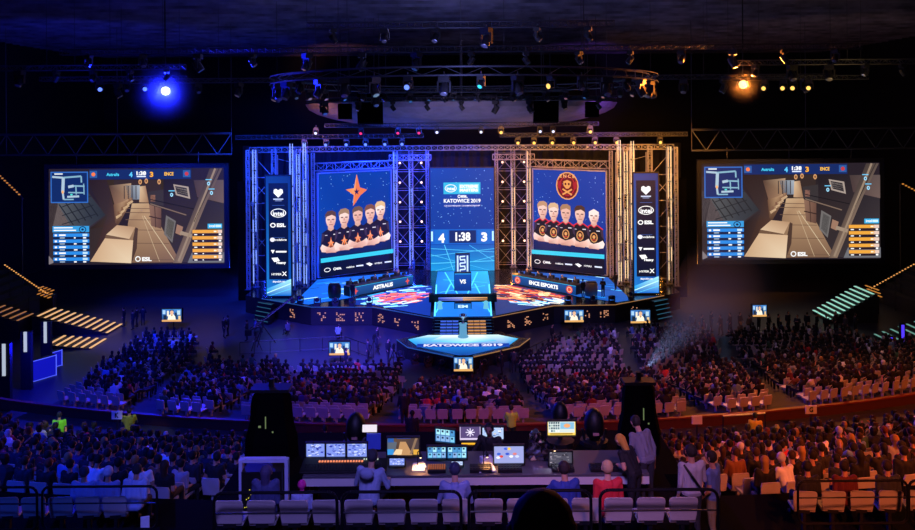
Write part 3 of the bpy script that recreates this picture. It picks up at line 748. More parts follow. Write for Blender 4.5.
# trophy on its plinth in the middle of the stairs
r = empty('trophy_plinth', (0, 62.9, ZL), 'glowing white plinth with the trophy in the middle of the centre stairs', 'plinth')
mb = MB(); mb.lathe((0, 62.9, ZL), [(.42, 0), (.42, .12), (.3, .16), (.27, 1.0), (.34, 1.05), (.34, 1.12)], 12); mb.build('plinth_body', glow('plinth_glow', '#6ab8e8', .7), r, absolute=True)
mb = MB(); mb.lathe((0, 62.9, ZL + 1.12), [(.16, 0), (.14, .06), (.05, .12), (.04, .3), (.12, .4), (.19, .58), (.17, .74), (.12, .7)], 12)
for s in (-1, 1): mb.tube([(s * .14, 62.9, ZL + 1.55), (s * .27, 62.9, ZL + 1.62), (s * .27, 62.9, ZL + 1.8), (s * .17, 62.9, ZL + 1.84)], .02)
o = mb.build('trophy', mat('trophy_silver', '#e0e4ee', .25, .9), None, origin=(0, 62.9, ZL + 1.12), smooth=True); tag(o, 'silver two-handled trophy cup standing on the glowing plinth', 'trophy')
# LED bar above the stairs
r = empty('light_bar', (0, 72.2, ZS), 'long low black bench with a blue to orange light strip above the centre stairs', 'light bar')
mb = MB(); mb.box((0, 72.2, ZS + .35), (5.4, .6, .64)); mb.box((-2.85, 72.2, ZS + .38), (.4, .7, .7)); mb.box((2.85, 72.2, ZS + .38), (.4, .7, .7)); mb.build('bench', black, r, absolute=True)
q = Pic((-2.2, 71.88, ZS + .5), (2.2, 71.88, ZS + .5), (-2.2, 71.88, ZS + .16), 100, 20, (0, -1, 0), .01)
q.rect(0, 2, 50, 8, '', None, ['#5070ff', '#5070ff', '#c8c8ff', '#c8c8ff']); q.rect(50, 2, 100, 8, '', None, ['#ffd0b0', '#ffd0b0', '#e09850', '#e09850'])
q.rect(0, 12, 50, 18, '', None, ['#3048d0', '#3048d0', '#9098f0', '#9098f0']); q.rect(50, 12, 100, 18, '', None, ['#f0b080', '#f0b080', '#a06830', '#a06830']); q.build('light_strip', r)
# versus cube and cup display
def disp(name, cx, Yc, z0, w_, h_, lab, draw):
    r = empty(name, (cx, Yc, z0), lab, 'display')
    mb = MB(); mb.box((cx, Yc + .45, z0 + h_ / 2), (w_ + .1, .8, h_ + .06)); mb.build('cabinet', black, r, absolute=True)
    q = Pic((cx - w_ / 2, Yc + .03, z0 + h_), (cx + w_ / 2, Yc + .03, z0 + h_), (cx - w_ / 2, Yc + .03, z0), 100, 100 * h_ / w_, (0, -1, 0), .012); draw(q); q.build('picture', r)
def d_vs(q):
    q.rect(0, 0, 100, q.H, '', None, ['#0f4cae', '#0b2d80', '#0b2d80', '#0f4cae']); q.up(); q.rect(0, 0, 100, 5, '#30a0f0'); q.text('VS', 50, q.H * .45, 40, 26, WHT, None, .04)
def d_cup(q):
    q.rect(0, 0, 100, q.H, '#123c9c'); q.up(); q.rect(8, 6, 20, q.H, '#c8e8ff'); q.rect(80, 6, 92, q.H, '#c8e8ff')
    for i in range(5): q.line(30, 15 + i * 24, 70, 12 + i * 24, 10, '#d8f0ff'); q.line(30 + 36 * (i % 2), 15 + i * 24, 34 + 36 * (i % 2), 38 + i * 24, 8, '#d8f0ff')
def d_low(q):
    q.rect(0, 0, 100, q.H, '#1668c0'); q.up(); q.text('EM', 50, q.H / 2, 60, q.H * .5, '#d0f4ff', None, .04)
disp('versus_display', 0, 76.6, ZS, 1.55, 1.7, 'small blue VS display block in the middle of the stage', d_vs)
disp('lattice_display', 0, 79.6, ZS, 1.35, 3.0, 'upright display of white lattice marks behind the VS block', d_cup)
disp('floor_monitor_block', 0, 69.3, ZS, 1.4, .5, 'small cyan display block just above the centre stairs', d_low)
for s in (-1, 1):
    mb = MB(); mb.lathe((s * 2.0, 69.4, ZS), [(.24, 0), (.24, .1), (.18, .4), (.24, .6), (.1, .7)], 10)
    tag(mb.build('glow_lamp', glow('glow_lamp', '#70d0f0', .9), None, origin=(s * 2.0, 69.4, ZS)), 'round white glowing lamp at the %s end of the small cyan display block' % ('left' if s < 0 else 'right'), 'lamp')
# LED floors
def led_floor(name, pts, lab, colr, cat='led floor', z=ZS):
    xs = [a for a, b in pts]; ys = [b for a, b in pts]; X0, X1, Y0, Y1 = min(xs), max(xs), min(ys), max(ys)
    r = empty(name, ((X0 + X1) / 2, (Y0 + Y1) / 2, z), lab, cat)
    mb = MB(); mb.prism(pts, z + .002, z + .03); mb.build('tiles', black, r, absolute=True)
    q = Pic((X0, Y1, z + .03), (X1, Y1, z + .03), (X0, Y0, z + .03), 100 * (X1 - X0), 100 * (Y1 - Y0), (0, 0, 1), .006); q.gain = 1.5
    C = lambda x, y: ((x - X0) * 100, (Y1 - y) * 100); colr(q, C, pts); q.build('led_surface', r)
def inside(x, y, pts):
    c = False; j = len(pts) - 1
    for i in range(len(pts)):
        if (pts[i][1] > y) != (pts[j][1] > y) and x < (pts[j][0] - pts[i][0]) * (y - pts[i][1]) / (pts[j][1] - pts[i][1]) + pts[i][0]: c = not c
        j = i
    return c
def wingL(s):
    def f(q, C, pts):
        q.poly([C(*a) for a in pts], '#0c2c86' if s < 0 else '#18306c'); q.up()
        rd = random.Random(20 + s); n = 0
        A, B = (Vector((s * 10.6, 72.6)), Vector((s * 3.6, 80.)))
        d = (B - A).normalized(); e = Vector((d.y, -d.x)) * s
        for i in range(600):
            u = rd.uniform(0, 10.5); v = rd.uniform(-5, 6.5); L = rd.uniform(.5, 2.2); wd = rd.uniform(.12, .42)
            a = A + d * u + e * v; b = a + (d * .55 + Vector((-s, .0)) * .9) * L * .6 if rd.random() < .6 else a + d * L
            if not (inside(a.x, a.y, pts) and inside(b.x, b.y, pts)): continue
            hot = math.hypot((a.x - s * 5.6) / 3.2, (a.y - 73.6) / 2.3) < 1
            if s < 0: c = rd.choice(['#ff6a58', '#f04848', '#ff7a60', '#e0708c', '#c02c3c', '#2860d8', '#f8b0a0'] if hot else ['#1a50c8', '#38b0f0', '#90e0ff', '#1030a0', '#c8f0ff'])
            else: c = rd.choice(['#e86a40', '#f0b070', '#8c1c20', '#c03a30', '#f8d8b0', '#401018'] if hot or a.y > 72.6 else ['#c8f0ff', '#38a8e8', '#1c58b8', '#e8e0d0'])
            q.line(*C(a.x, a.y), *C(b.x, b.y), wd * 100, c, q.k + (n % 8)); n += 1
        q.up(9)
        t = 'ASTRALIS' if s < 0 else 'ENCE'
    return f
for s in (-1, 1):
    pts = [(s * 2.75, 66.9), (s * 7.9, 70.9), (s * 9.7, 71.2), (s * 9.9, 73.6), (s * 4.7, 79.4), (s * 3.0, 79.0)]
    led_floor('led_floor_wing', pts, ('red and blue streaked' if s < 0 else 'red, orange and white streaked') + ' glowing floor in front of the %s team desk' % ('left' if s < 0 else 'right'), wingL(s))
def runway(q, C, pts):
    q.poly([C(*a) for a in pts], '', None, ['#1c70d0', '#1660c0', '#28a0f0', '#28a0f0', '#1660c0', '#1c70d0']); q.up()
    for a in ((-2.3, 68, -1.2, 80), (2.3, 68, 1.2, 80), (-1.9, 86, -.2, 73), (1.6, 86, .2, 73), (-2.2, 76, 2.2, 79), (-2.0, 82, 2.4, 80.5), (-2.2, 71, -.8, 74), (2.2, 71, .8, 74)):
        q.line(*C(a[0], a[1]), *C(a[2], a[3]), 14, '#48c8f0')
    q.up()
    for s in (-1, 1): q.line(*C(s * 2.36, 66.8), *C(s * 2.62, 79.6), 12, '#60e0f8')
led_floor('led_floor_runway', [(-2.45, 66.6), (2.45, 66.6), (2.7, 80), (2.7, 86.6), (-2.7, 86.6), (-2.7, 80)], 'blue glowing runway floor between the two team wings', runway)
def back_led(s):
    def f(q, C, pts):
        q.poly([C(*a) for a in pts], '#1058c8' if s < 0 else '#0e4898'); q.up(); rd = random.Random(s + 9)
        for i in range(60):
            x = rd.uniform(8, 16) * s; y = rd.uniform(73.5, 83); L = rd.uniform(.6, 2.5)
            b = (x + s * L * .9, y - L * .6)
            if inside(x, y, pts) and inside(*b, pts): q.line(*C(x, y), *C(*b), rd.uniform(8, 22), rd.choice(['#58d0ff', '#1888e0', '#b8f0ff', '#0a3080']), q.k + i % 5)
    return f
for s in (-1, 1):
    led_floor('led_floor_side', [(s * 10.6, 73.8), (s * 13.8, 71.4), (s * 15.2, 72.2), (s * 15.0, 82.6), (s * 6.0, 86.5), (s * 5.8, 81.8)], 'cyan streaked glowing floor behind and beside the %s team desk' % ('left' if s < 0 else 'right'), back_led(s))

# team desks with players
for s in (-1, 1):
    A, B = Vector((s * 10.5, 74.4, ZS)), Vector((s * 4.95, 80.0, ZS)); d = (B - A).normalized(); L = (B - A).length; nb = Vector((s * -d.y * -1, 0, 0))
    nrm = Vector((d.y, -d.x, 0)); nrm = nrm if nrm.y < 0 else -nrm   # towards the audience
    side = 'left' if s < 0 else 'right'
    r = empty('team_desk', tuple((A + B) / 2), 'long angled %s team desk with a lit name panel facing the audience' % side, 'desk')
    bk = -nrm
    c = [A, B, B + bk * 1.0, A + bk * 1.0]
    mb = MB(); mb.prism([(v.x, v.y) for v in c], ZS + .88, ZS + .94); mb.build('desk_top', dark, r, absolute=True)
    c2 = [A + bk * .05, B + bk * .05, B + bk * .25, A + bk * .25]
    mb = MB(); mb.prism([(v.x, v.y) for v in c2], ZS + .035, ZS + .88); mb.build('front_body', black, r, absolute=True)
    for q_ in (A, B - d * .1):
        c3 = [q_ + bk * .25, q_ + d * .1 + bk * .25, q_ + d * .1 + bk * .95, q_ + bk * .95]; mb = MB(); mb.prism([(v.x, v.y) for v in c3], ZS + .035, ZS + .88); mb.build('side_panel', black, r, absolute=True)
    l, rr = (A, B) if s < 0 else (B, A)
    off = nrm * -.03
    q = Pic(l + Vector((0, 0, .9)) + off, rr + Vector((0, 0, .9)) + off, l + Vector((0, 0, .04)) + off, 790, 90, nrm, .01)
    q.rect(0, 0, 790, 90, '', None, ['#12509c', '#0c3870', '#0c3870', '#12509c']); q.up(); q.rect(0, 0, 790, 7, '#38b8e8')
    q.text('ASTRALIS' if s < 0 else 'ENCE ESPORTS', 400, 48, 250 if s < 0 else 360, 42, WHT, None, .05)
    for x in (70, 715):
        if s < 0: q.poly(star(x, 48, 30, 38, .35, 4), '#e85040')
        else: q.oval(x, 48, 38, 38, '#e04838'); q.ring(x, 48, 26, 26, 6, '#f8d0b0', q.k + 1)
    q.build('name_panel', r)
    fa = math.atan2(nrm.y, nrm.x) - PI / 2
    for i in range(5):
        t = L * (.12 + .19 * i); c = A + d * t + bk * .35 + Vector((0, 0, .94))
        ordn = ['outermost', 'second from the outer end', 'middle', 'second from the inner end', 'innermost'][i]
        m = empty('monitor', tuple(c), 'thin black gaming monitor on the %s team desk, %s' % (side, ordn), 'monitor', 'monitors on the %s team desk' % side, rz=fa)
        b_ = MB(); b_.box((0, 0, .24), (.5, .04, .24)); b_.build('screen', black, m)
        b_ = MB(); b_.box((0, .0, .01), (.24, .2, .02)); b_.cyl((0, -.02, .02), (0, -.02, .16), .02); b_.build('stand', dark, m)
        c = A + d * t + bk * 1.25
        sh = ['#23242c', '#1a1c28', '#2c2430', '#20242c', '#282028'][i]
        person((c.x, c.y, c.z + .16), fa, 'player%d' % (i % 2), .03, cols(sh, ['#3a2a20', '#8a6a48', '#2a1c14', '#5a4030', '#c0a070'][i], skin='#d8a890'),
               'player in a dark jersey at the %s team desk, %s' % (side, ordn), 'players at the %s team desk' % side,
               lean=.12 + .1 * (i % 2), arms=((-.05, .12, -.24), (.04, .36, -.2)))
        gh = empty('gaming_chair', tuple(c), 'black gaming chair at the %s team desk, %s' % (side, ordn), 'chair', 'gaming chairs at the %s team desk' % side, rz=fa)
        b_ = MB(); b_.box((0, .05, .54), (.5, .5, .08)); b_.build('seat', black, gh)
        b_ = MB(); b_.box((0, -.26, .8), (.5, .08, .75)); b_.build('backrest', black, gh)
        b_ = MB(); b_.cyl((0, .05, .06), (0, .05, .5), .03)
        for a in range(5): b_.cyl((0, .05, .08), (.28 * math.cos(a * 1.257), .05 + .28 * math.sin(a * 1.257), .05), .02)
        b_.build('base', dark, gh)
# host pods beside the desks
for s in (-1, 1):
    X = s * 11.9
    r = empty('host_pod', (X, 74.2, ZS), 'rounded %s observer pod at the outer end of the %s team desk' % (('black', 'left') if s < 0 else ('grey', 'right')), 'podium')
    mb = MB(); mb.lathe((X, 74.2, ZS + .033), [(.55, 0), (.62, .5), (.6, 1.1), (.45, 1.25)], 14); mb.build('pod_body', black if s < 0 else mat('pod_grey', '#5c6066', .6), r, absolute=True, smooth=True)
    mb = MB(); mb.box((X, 74.1, ZS + 1.32), (.9, .5, .06)); mb.build('pod_top', dark, r, absolute=True)

# ------------------------------------------------------------------ trusses
bar_b, bar_w = glow('batten_blue', '#8cacff', 1.4), glow('batten_warm', '#ffdca8', 1.3)
def tower(d, Y, s, zt=14.6, wd=.42, batten=True, lab=None, z0=ZS, seed=0):
    X = s * d * Y / F; r = empty('truss_tower', (X, Y, z0), lab, 'truss tower')
    mb = MB(); mb.box((X, Y, z0 + .04), (wd + .35, wd + .35, .06)); mb.build('base_plate', alud, r, absolute=True)
    mb = MB(); mb.truss((X, Y, z0 + .07), (X, Y, zt), wd, r=.04, rd=.022); mb.build('truss_frame', alu, r, absolute=True)
    if batten:
        rd = random.Random(seed + int(d)); z = z0 + .4
        while z < zt - 1:
            L = rd.uniform(1.2, 2.6)
            for o in ((-.3, .3) if wd > .3 else (0,)):
                if rd.random() < .8:
                    mb = MB(); mb.box((X + o * wd, Y - wd / 2 - .05, z + L / 2), (.055, .06, L * .92)); mb.build('light_batten', bar_b if s < 0 else bar_w, r, absolute=True)
            z += L
TW = [(207, 79, .42, 1, 'outermost tower'), (170, 77.6, .4, 1, 'tower just inside the sponsor column'), (163.5, 80, .4, 1, 'middle tower of the outer cluster of three'),
      (157, 78.6, .36, 1, 'inner tower of the outer cluster of three'), (149, 82.4, .3, 0, 'slim tower at outer edge of team screen'), (66.6, 87.0, .42, 1, 'bright tower at inner edge of team screen'),
      (51, 88.6, .42, 1, 'tower halfway between team and centre screens'), (34.5, 87.5, .3, 0, 'slim tower beside the centre screen'), (188, 80.5, .4, 0, 'tower behind the sponsor column'), (214, 78, .3, 0, 'slim tower at the far edge of the rig')]
for s in (-1, 1):
    for d, Y, wd, ba, l in TW:
        tower(d, Y, s, 14.7 if Y > 82 else 15.2, wd, ba, ('blue-lit' if s < 0 else 'gold-lit') + ' truss, ' + l + ', ' + ('left' if s < 0 else 'right') + ' half')
    # bracing between the towers
    mb = MB(); xa, xb = s * 35.5 * 88 / F, s * 68 * 88 / F
    for i in range(7):
        z = 1.9 + i * 2.08; mb.cyl((xa, 88.9, z), (xb, 88.9, z), .03, n=4); mb.cyl((xa, 88.9, z + .25), (xb, 88.9, z + .25), .02, n=3)
        if i < 6:
            m_ = (xa + xb) / 2
            for u, v in ((xa, m_), (m_, xb)): mb.cyl((u, 88.9, z), (v, 88.9, z + 2.08), .025, n=3); mb.cyl((v, 88.9, z), (u, 88.9, z + 2.08), .025, n=3)
    o = mb.build('cross_bracing', alu, None, origin=(0, 88.9, ZS)); tag(o, 'cross-braced scaffold wall between the %s team screen and the centre screen' % ('left' if s < 0 else 'right'), 'scaffold')
    mb = MB(); xa, xb = s * 18.9, s * 21.2
    for i in range(5):
        z = 2 + i * 2.6; mb.cyl((xa, 80, z), (xb, 80, z), .04, n=4); mb.cyl((xa, 80, z), (xb, 80, z + 2.6), .035, n=4)
        if i % 2: mb.cyl((xb, 80, z), (xa, 80, z + 2.6), .035, n=4)
    for x in (s * 15.6, s * 17.4, s * 18.7):
        mb.cyl((x, 81.2, ZS), (x, 81.2, 14.6), .05, n=4)
    for i in range(8): mb.cyl((s * 15.6, 81.2, 2.2 + i * 1.6), (s * 18.7, 81.2, 2.2 + i * 1.6 + (.8 if i % 2 else -.2)), .03, n=4)
    o = mb.build('cross_bracing', alu, None, origin=(s * 18.5, 80, ZS)); tag(o, 'cross-braced scaffold frame behind the %s sponsor column' % ('left' if s < 0 else 'right'), 'scaffold')
# horizontal trusses
def htruss(a, b, w_, lab, m=alu, name='box_truss', r=.045, rd=.025, seg=None):
    o = MB().truss(a, b, w_, r=r, rd=rd, seg=seg).build(name, m, None, origin=tuple((Vector(a) + Vector(b)) / 2)); return tag(o, lab, 'truss')
htruss((-22, 83, 15.05), (0, 85.5, 15.05), .5, 'long blue-lit top truss over the left half of the stage')
htruss((22, 83, 15.05), (0, 85.5, 15.05), .5, 'long gold-lit top truss over the right half of the stage')
for s in (-1, 1):
    sd = 'left' if s < 0 else 'right'
    htruss((s * 15.2, 83.3, 13.2), (s * 7.4, 88.2, 13.2), .8, 'zigzag truss just above the %s team screen' % sd, r=.05, rd=.035, seg=9)
    htruss((s * 3.4, 88.2, 13.9), (s * 8, 88.2, 13.9), .6, 'short truss between the centre screen and the %s team screen top' % sd)
    htruss((s * 23, 81.5, 16.4), (s * 4, 83.5, 16.4), .4, 'second higher %s rig truss carrying the row of round spotlights' % sd, alud)
    # deep side truss above the big screen
    mb = MB(); z0, z1, Y = 14.9, 16.9, 76.5; xs = np.linspace(22, 56 if s > 0 else 56, 25) * s
    mb.cyl((xs[0], Y, z0), (xs[-1], Y + 3, z0), .09, n=4); mb.cyl((xs[0], Y, z1), (xs[-1], Y + 3, z1), .11, n=4)
    for i in range(24):
        ya, yb = Y + 3 * i / 24, Y + 3 * (i + 1) / 24
        a, b = (z0, z1) if i % 2 else (z1, z0); mb.cyl((xs[i], ya, a), (xs[i + 1], yb, b), .05, n=4)
    for i in (0, 8, 16, 24): mb.cyl((xs[i], Y + 3 * i / 24, z0), (xs[i], Y + 3 * i / 24, 27.5), .03, n=4)
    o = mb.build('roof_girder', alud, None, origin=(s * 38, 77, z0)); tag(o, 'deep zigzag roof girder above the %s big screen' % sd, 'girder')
# backdrop drapes
for s in (-1, 1):
    mb = MB(); n = 60; xs = np.linspace(0.0, 25, n + 1) * s
    vs = []
    for i, x in enumerate(xs):
        y = 91.4 + .25 * math.sin(i * 2.2); vs += [(x, y, .1), (x, y, 15.2), (x, y + .1, .1), (x, y + .1, 15.2)]
    fs = []
    for i in range(n): b = 4 * i; fs += [(b, b + 4, b + 5, b + 1), (b + 3, b + 7, b + 6, b + 2), (b + 1, b + 5, b + 7, b + 3)]
    mb.add(vs, fs if s > 0 else [tuple(reversed(f)) for f in fs])
    o = mb.build('stage_drape', mat('drape_grey', '#1c1e26', .95), None, origin=(s * 12, 91.4, 0)); tag(o, 'dark pleated backdrop drape behind the %s half of the stage' % ('left' if s < 0 else 'right'), 'curtain')
    mb = MB(); mb.box((s * 21.75, 80.6, 6.0), (1.7, .12, 12.0)); o = mb.build('masking_drape', blackmatt, None, origin=(s * 21.75, 80.6, 0))
    tag(o, 'black masking drape between the %s rig and the big screen' % ('left' if s < 0 else 'right'), 'curtain')
    mb = MB(); mb.cyl((s * 21.75, 80.6, 12), (s * 21.75, 80.6, 15.05), .04); mb.build('drape_line', alud, o, absolute=True)

# ------------------------------------------------------------------ light fittings
def bulb_proto(kind, em):
    r = bpy.data.objects.new('blinder_lamp', None); COL.objects.link(r)
    m = MB(); m.lathe((0, .0, 0), [(.16, .05), (.2, -.12), (.17, -.14)], 10, 'y'); m.build('lamp_housing', dark, r)
    m = MB(); m.lathe((0, 0, 0), [(.13, -.15), (.13, -.17), (.03, -.19)], 10, 'y'); m.build('lamp_glass', em, r); return r
protoW = bulb_proto('w', glow('bulb_warm', '#ffd0b0', 2.2)); first = True
nb = 0
rows5 = [162.4, 182, 201.5, 221, 240.8]
for s in (-1, 1):
    for ci, d in enumerate((62, 40.5)):
        for ri, py in enumerate(rows5):
            o = protoW if nb == 0 else copy_tree(protoW)
            o.location = (s * d * 88.6 / F, 88.55, 18 - (py - 120) * 88.6 / F); nb += 1
            tag(o, 'round warm lamp, %s in the %s column of five, %s of the centre screen' % (['topmost', 'second', 'middle', 'fourth', 'lowest'][ri], ['outer', 'inner'][ci], 'left' if s < 0 else 'right'), 'stage lamp', 'blinder lamps beside the centre screen')
# moving heads
def head_proto(name, em, sc=1., tilt=.5, body=None, hang=True):
    r = bpy.data.objects.new(name, None); COL.objects.link(r); k = sc; z = -1 if hang else 1
    bm_ = body or dark
    m = MB(); m.box((0, 0, z * .1 * k), (.42 * k, .34 * k, .2 * k)); m.build('lamp_base', bm_, r)
    if hang: m = MB(); m.cyl((0, 0, -.02), (0, 0, .24), .035); m.build('clamp', alud, r)
    m = MB(); m.box((0, 0, z * .23 * k), (.5 * k, .12 * k, .06 * k))
    for s in (-1, 1): m.box((s * .24 * k, 0, z * .42 * k), (.06 * k, .12 * k, .4 * k))
    m.build('yoke', bm_, r)
    c = Vector((0, 0, z * .5 * k)); d = Vector((0, -math.cos(tilt), -math.sin(tilt) if hang else math.sin(tilt) * .3)).normalized()
    m = MB(); m.cyl(c - d * .22 * k, c + d * .05 * k, .15 * k, .18 * k, 10); m.cyl(c + d * .05 * k, c + d * .26 * k, .18 * k, .17 * k, 10); hd = m.build('lamp_head', bm_, r)
    m = MB(); m.cyl(c + d * .262 * k, c + d * .275 * k, .14 * k, .12 * k, 10); m.build('lens', em, hd); return r
def head_copy(protos, key, loc, rz, label, group, cat='stage light'):
    o = copy_tree(protos[key]); o.location = loc; o.rotation_euler = (0, 0, rz); tag(o, label, cat, group); return o
PR = {}
L_off = mat('lens_unlit', '#b8bcc8', .15, .6)
defs = dict(off=(L_off, 1.1, .9), white=(glow('lens_white', '#d8dcff', 1.6), 1, .3), warm=(glow('lens_warm', '#ffc860', 1.6), 1.15, .2), blue=(glow('lens_blue', '#6080ff', 1.8), 1.15, .3), pink=(glow('lens_pink', '#ff3060', 1.4), 1, .5), cyan=(glow('lens_cyan', '#30d8f0', 1.4), 1, .7), big=(L_off, 1.5, 1.0))
for k, (em, sc, t) in defs.items(): PR[k] = head_proto('moving_head', em, sc, t)
PR['floor'] = head_proto('moving_head', mat('lens_dark', '#303440', .2, .5), 1.15, .5, hang=False)
used = set()
def put(key, loc, rz, label, group):
    if key not in used:
        used.add(key); o = PR[key]; o.location = loc; o.rotation_euler = (0, 0, rz); return tag(o, label, 'stage light', group)
    return head_copy(PR, key, loc, rz, label, group)
for i, px in enumerate((306, 327, 347, 366, 385, 402)):
    q = P(px, 147.5, 83); put('blue', (q.x, 83.92 - abs(q.x) * .105, 16.19), 0, 'bluish ring-shaped spotlight above the left team screen, %s from the left' % nth(i), 'spotlights on the top truss')
for i, px in enumerate((518, 534, 552, 573, 594, 615, 657)):
    q = P(px, 147.5, 83); put('warm', (q.x, 83.92 - abs(q.x) * .105, 16.19), 0, 'yellow ring-shaped spotlight above the right team screen, %s from the left' % nth(i), 'spotlights on the top truss')
for i, (px, k) in enumerate(((316, 'white'), (361, 'pink'), (398, 'pink'), (419, 'pink'), (437, 'white'), (481, 'white'), (501, 'warm'), (540, 'white'), (553, 'white'), (590, 'warm'))):
    q = P(px, 132, 80); put(k, (q.x * 79 / 80, 79, 17.37), 0, '%s wash light on the bar under the ceiling dish, %s from the left' % ({'white': 'white', 'pink': 'glowing pink', 'warm': 'yellow'}[k], nth(i)), 'wash lights under the ceiling dish')
htruss((-13.5, 79, 17.55), (13.5, 79, 17.55), .35, 'thin lighting bar just under the ceiling dish', alud)
# floor moving heads along the stage edges
for i, (x, y) in enumerate(((-12.9, 70.9), (-11.3, 70.9), (-9.8, 70.9), (-8.3, 70.85), (-14.6, 71.8), (9.3, 70.9), (11.6, 70.9), (13.2, 70.9), (15.2, 72.3))):
    put('floor', (x, y, ZS + (.036 if 0 else 0)), .4 * math.sin(i * 3), 'black moving head on the %s front edge of the stage, %s from the left' % ('left' if x < 0 else 'right', nth(sorted([-12.9, -11.3, -9.8, -8.3, -14.6]).index(x) if x < 0 else [9.3, 11.6, 13.2, 15.2].index(x))), 'moving heads on the stage edge')
fl = [(-4.6, 60.3), (-3.5, 59.5), (-2.5, 58.8), (-1.5, 58.0), (-.55, 57.1), (.55, 57.1), (1.5, 58.0), (2.6, 58.8), (3.7, 59.6), (4.8, 60.6)]
for i, (x, y) in enumerate(fl):
    put('floor', (x * 1.03, y - .35, 0.0), .3 * math.sin(i), 'black moving head on the floor round the front stage, %s from the left' % nth(i), 'moving heads around the front stage')
# ring truss over the stage front
mb = MB(); c = Vector((0.2, 60, 20.6)); n = 36
for rr in (14.2, 13.6):
    for dz in (0, .5):
        for i in range(n):
            a, b = 2 * PI * i / n, 2 * PI * (i + 1) / n; mb.cyl(c + Vector((rr * math.cos(a), rr * math.sin(a), dz)), c + Vector((rr * math.cos(b), rr * math.sin(b), dz)), .045, n=4)
for i in range(n * 2):
    a = PI * i / n; b = a + PI / n; mb.cyl(c + Vector((14.2 * math.cos(a), 14.2 * math.sin(a), .5 * (i % 2))), c + Vector((13.6 * math.cos(b), 13.6 * math.sin(b), .5 * ((i + 1) % 2))), .025, n=3)
for i in range(0, n, 6):
    a = 2 * PI * i / n; mb.cyl(c + Vector((14 * math.cos(a), 14 * math.sin(a), .5)), c + Vector((14 * math.cos(a), 14 * math.sin(a), 6.4)), .02, n=3)
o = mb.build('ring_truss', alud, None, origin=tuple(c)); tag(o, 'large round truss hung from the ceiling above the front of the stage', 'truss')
k_ = ['off', 'off', 'big', 'off', 'blue', 'big', 'off', 'cyan', 'off', 'big', 'warm', 'off']
rd = random.Random(4); cnt = {}
for i in range(40):
    a = 2 * PI * i / 40 + .07; x, y = c.x + 13.72 * math.cos(a), c.y + 13.72 * math.sin(a)
    key = 'off' if y > 60 else rd.choice(['off', 'big', 'big', 'off']); 
    if i in (28, 32): key = ['blue', 'warm'][i == 32]
    if i == 30: key = 'cyan'
    half = ('far' if y > 60 else 'near') + ' ' + ('left' if x < 0 else 'right') + ' part'
    put(key, (x, y, c.z - .02), rd.uniform(-1, 1), '%s moving head, %s of the round truss, %s along it' % ({'off': 'unlit grey-lensed', 'big': 'large unlit black', 'blue': 'blue-lensed', 'warm': 'yellow-lensed', 'cyan': 'cyan-lensed'}[key], half, nth(i % 20)), 'moving heads on the round truss')
# ceiling bars with fixtures
bars = [(-26, 6, 52, 22.6), (6, 26, 52, 22.6), (-30, -10, 66, 21.4), (10, 30, 66, 21.4), (-9, 9, 70, 20.6), (-36, -20, 58, 22.), (20, 36, 58, 22.), (-9, 9, 47, 23.6), (-14, 14, 72.5, 19.9)]
for bi, (xa, xb, y, z) in enumerate(bars):
    nm = ['left near', 'right near', 'left middle', 'right middle', 'centre', 'far left side', 'far right side', 'nearest centre', 'rear centre'][bi]
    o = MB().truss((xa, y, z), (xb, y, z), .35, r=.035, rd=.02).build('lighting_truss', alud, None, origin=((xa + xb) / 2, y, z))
    tag(o, 'thin dark ceiling truss with hanging lamps, the %s one' % nm, 'truss', 'ceiling trusses')
    for t in (.1, .5, .9): m = MB(); m.cyl((xa + (xb - xa) * t, y, z + .2), (xa + (xb - xa) * t, y, 27.5), .02, n=3); m.build('hanging_cable', alud, o, absolute=True)
    for j in range(6 if xb - xa < 25 else 9):
        x = xa + (xb - xa) * (j + .5) / (6 if xb - xa < 25 else 9)
        put(rd.choice(['off', 'big', 'off', 'off']), (x, y, z - .2), rd.uniform(-2, 2), 'small lamp hanging from the %s ceiling truss, %s from the left' % (nm, nth(j)), 'lamps on the %s ceiling truss' % nm)
# line arrays hanging before the dish
for px, s in ((370, -1), (546, 1), (345, -2), (592, 2)):
    q = P(px, 108, 74); z = 20.6 if abs(s) == 1 else 19.6
    n = 8 if abs(s) == 1 else 4
    r = empty('line_array_speaker', (q.x, 74, z - n * .36), '%s hanging column of black loudspeakers before the ceiling dish, %s of centre' % ('large' if n == 8 else 'small outer', 'left' if s < 0 else 'right'), 'loudspeaker')
    for i in range(n):
        m = MB(); m.box((q.x, 74 + .02 * i * i * .3, z - .18 - i * .36), (2.3 if n == 8 else 1.2, .8, .34), rx=-.03 * i); m.build('speaker_cabinet', blackmatt, r, absolute=True)
    m = MB()
    for t in (-.4, .4): m.cyl((q.x + t, 74, z), (q.x + t, 74, 27.5), .03, n=4)
    m.build('hanging_chain', alud, r, absolute=True)
# small hung stage monitors under the far rig
for s in (-1, 1):
    for j, d in enumerate((226, 233)):
        pass
# ------------------------------------------------------------------ seats
def seat_mesh():
    m = MB(); 
    # backrest: rounded tapering shell, seat pan
    pts = [(-.2, 0), (-.225, .34), (-.2, .42), (.2, .42), (.225, .34), (.2, 0)]
    vs = [(x, -.24 - z * .12, .42 + z) for x, z in pts] + [(x, -.20 - z * .12, .42 + z) for x, z in pts]
    n = 6; fs = [(i, (i + 1) % n, n + (i + 1) % n, n + i) for i in range(n)] + [tuple(reversed(range(n))), tuple(range(n, 2 * n))]
    m.add(vs, [tuple(reversed(f)) for f in fs]); return m
m = seat_mesh(); m.box((0, .0, .43), (.42, .42, .05)); m.box((0, -.1, .2), (.06, .1, .4))
seat_me = m.build('arena_seat', seatm); seat_data = seat_me.data; bpy.data.objects.remove(seat_me)
SEAT_V = np.array([v.co[:] for v in seat_data.vertices]); SEAT_F = [tuple(p.vertices) for p in seat_data.polygons]

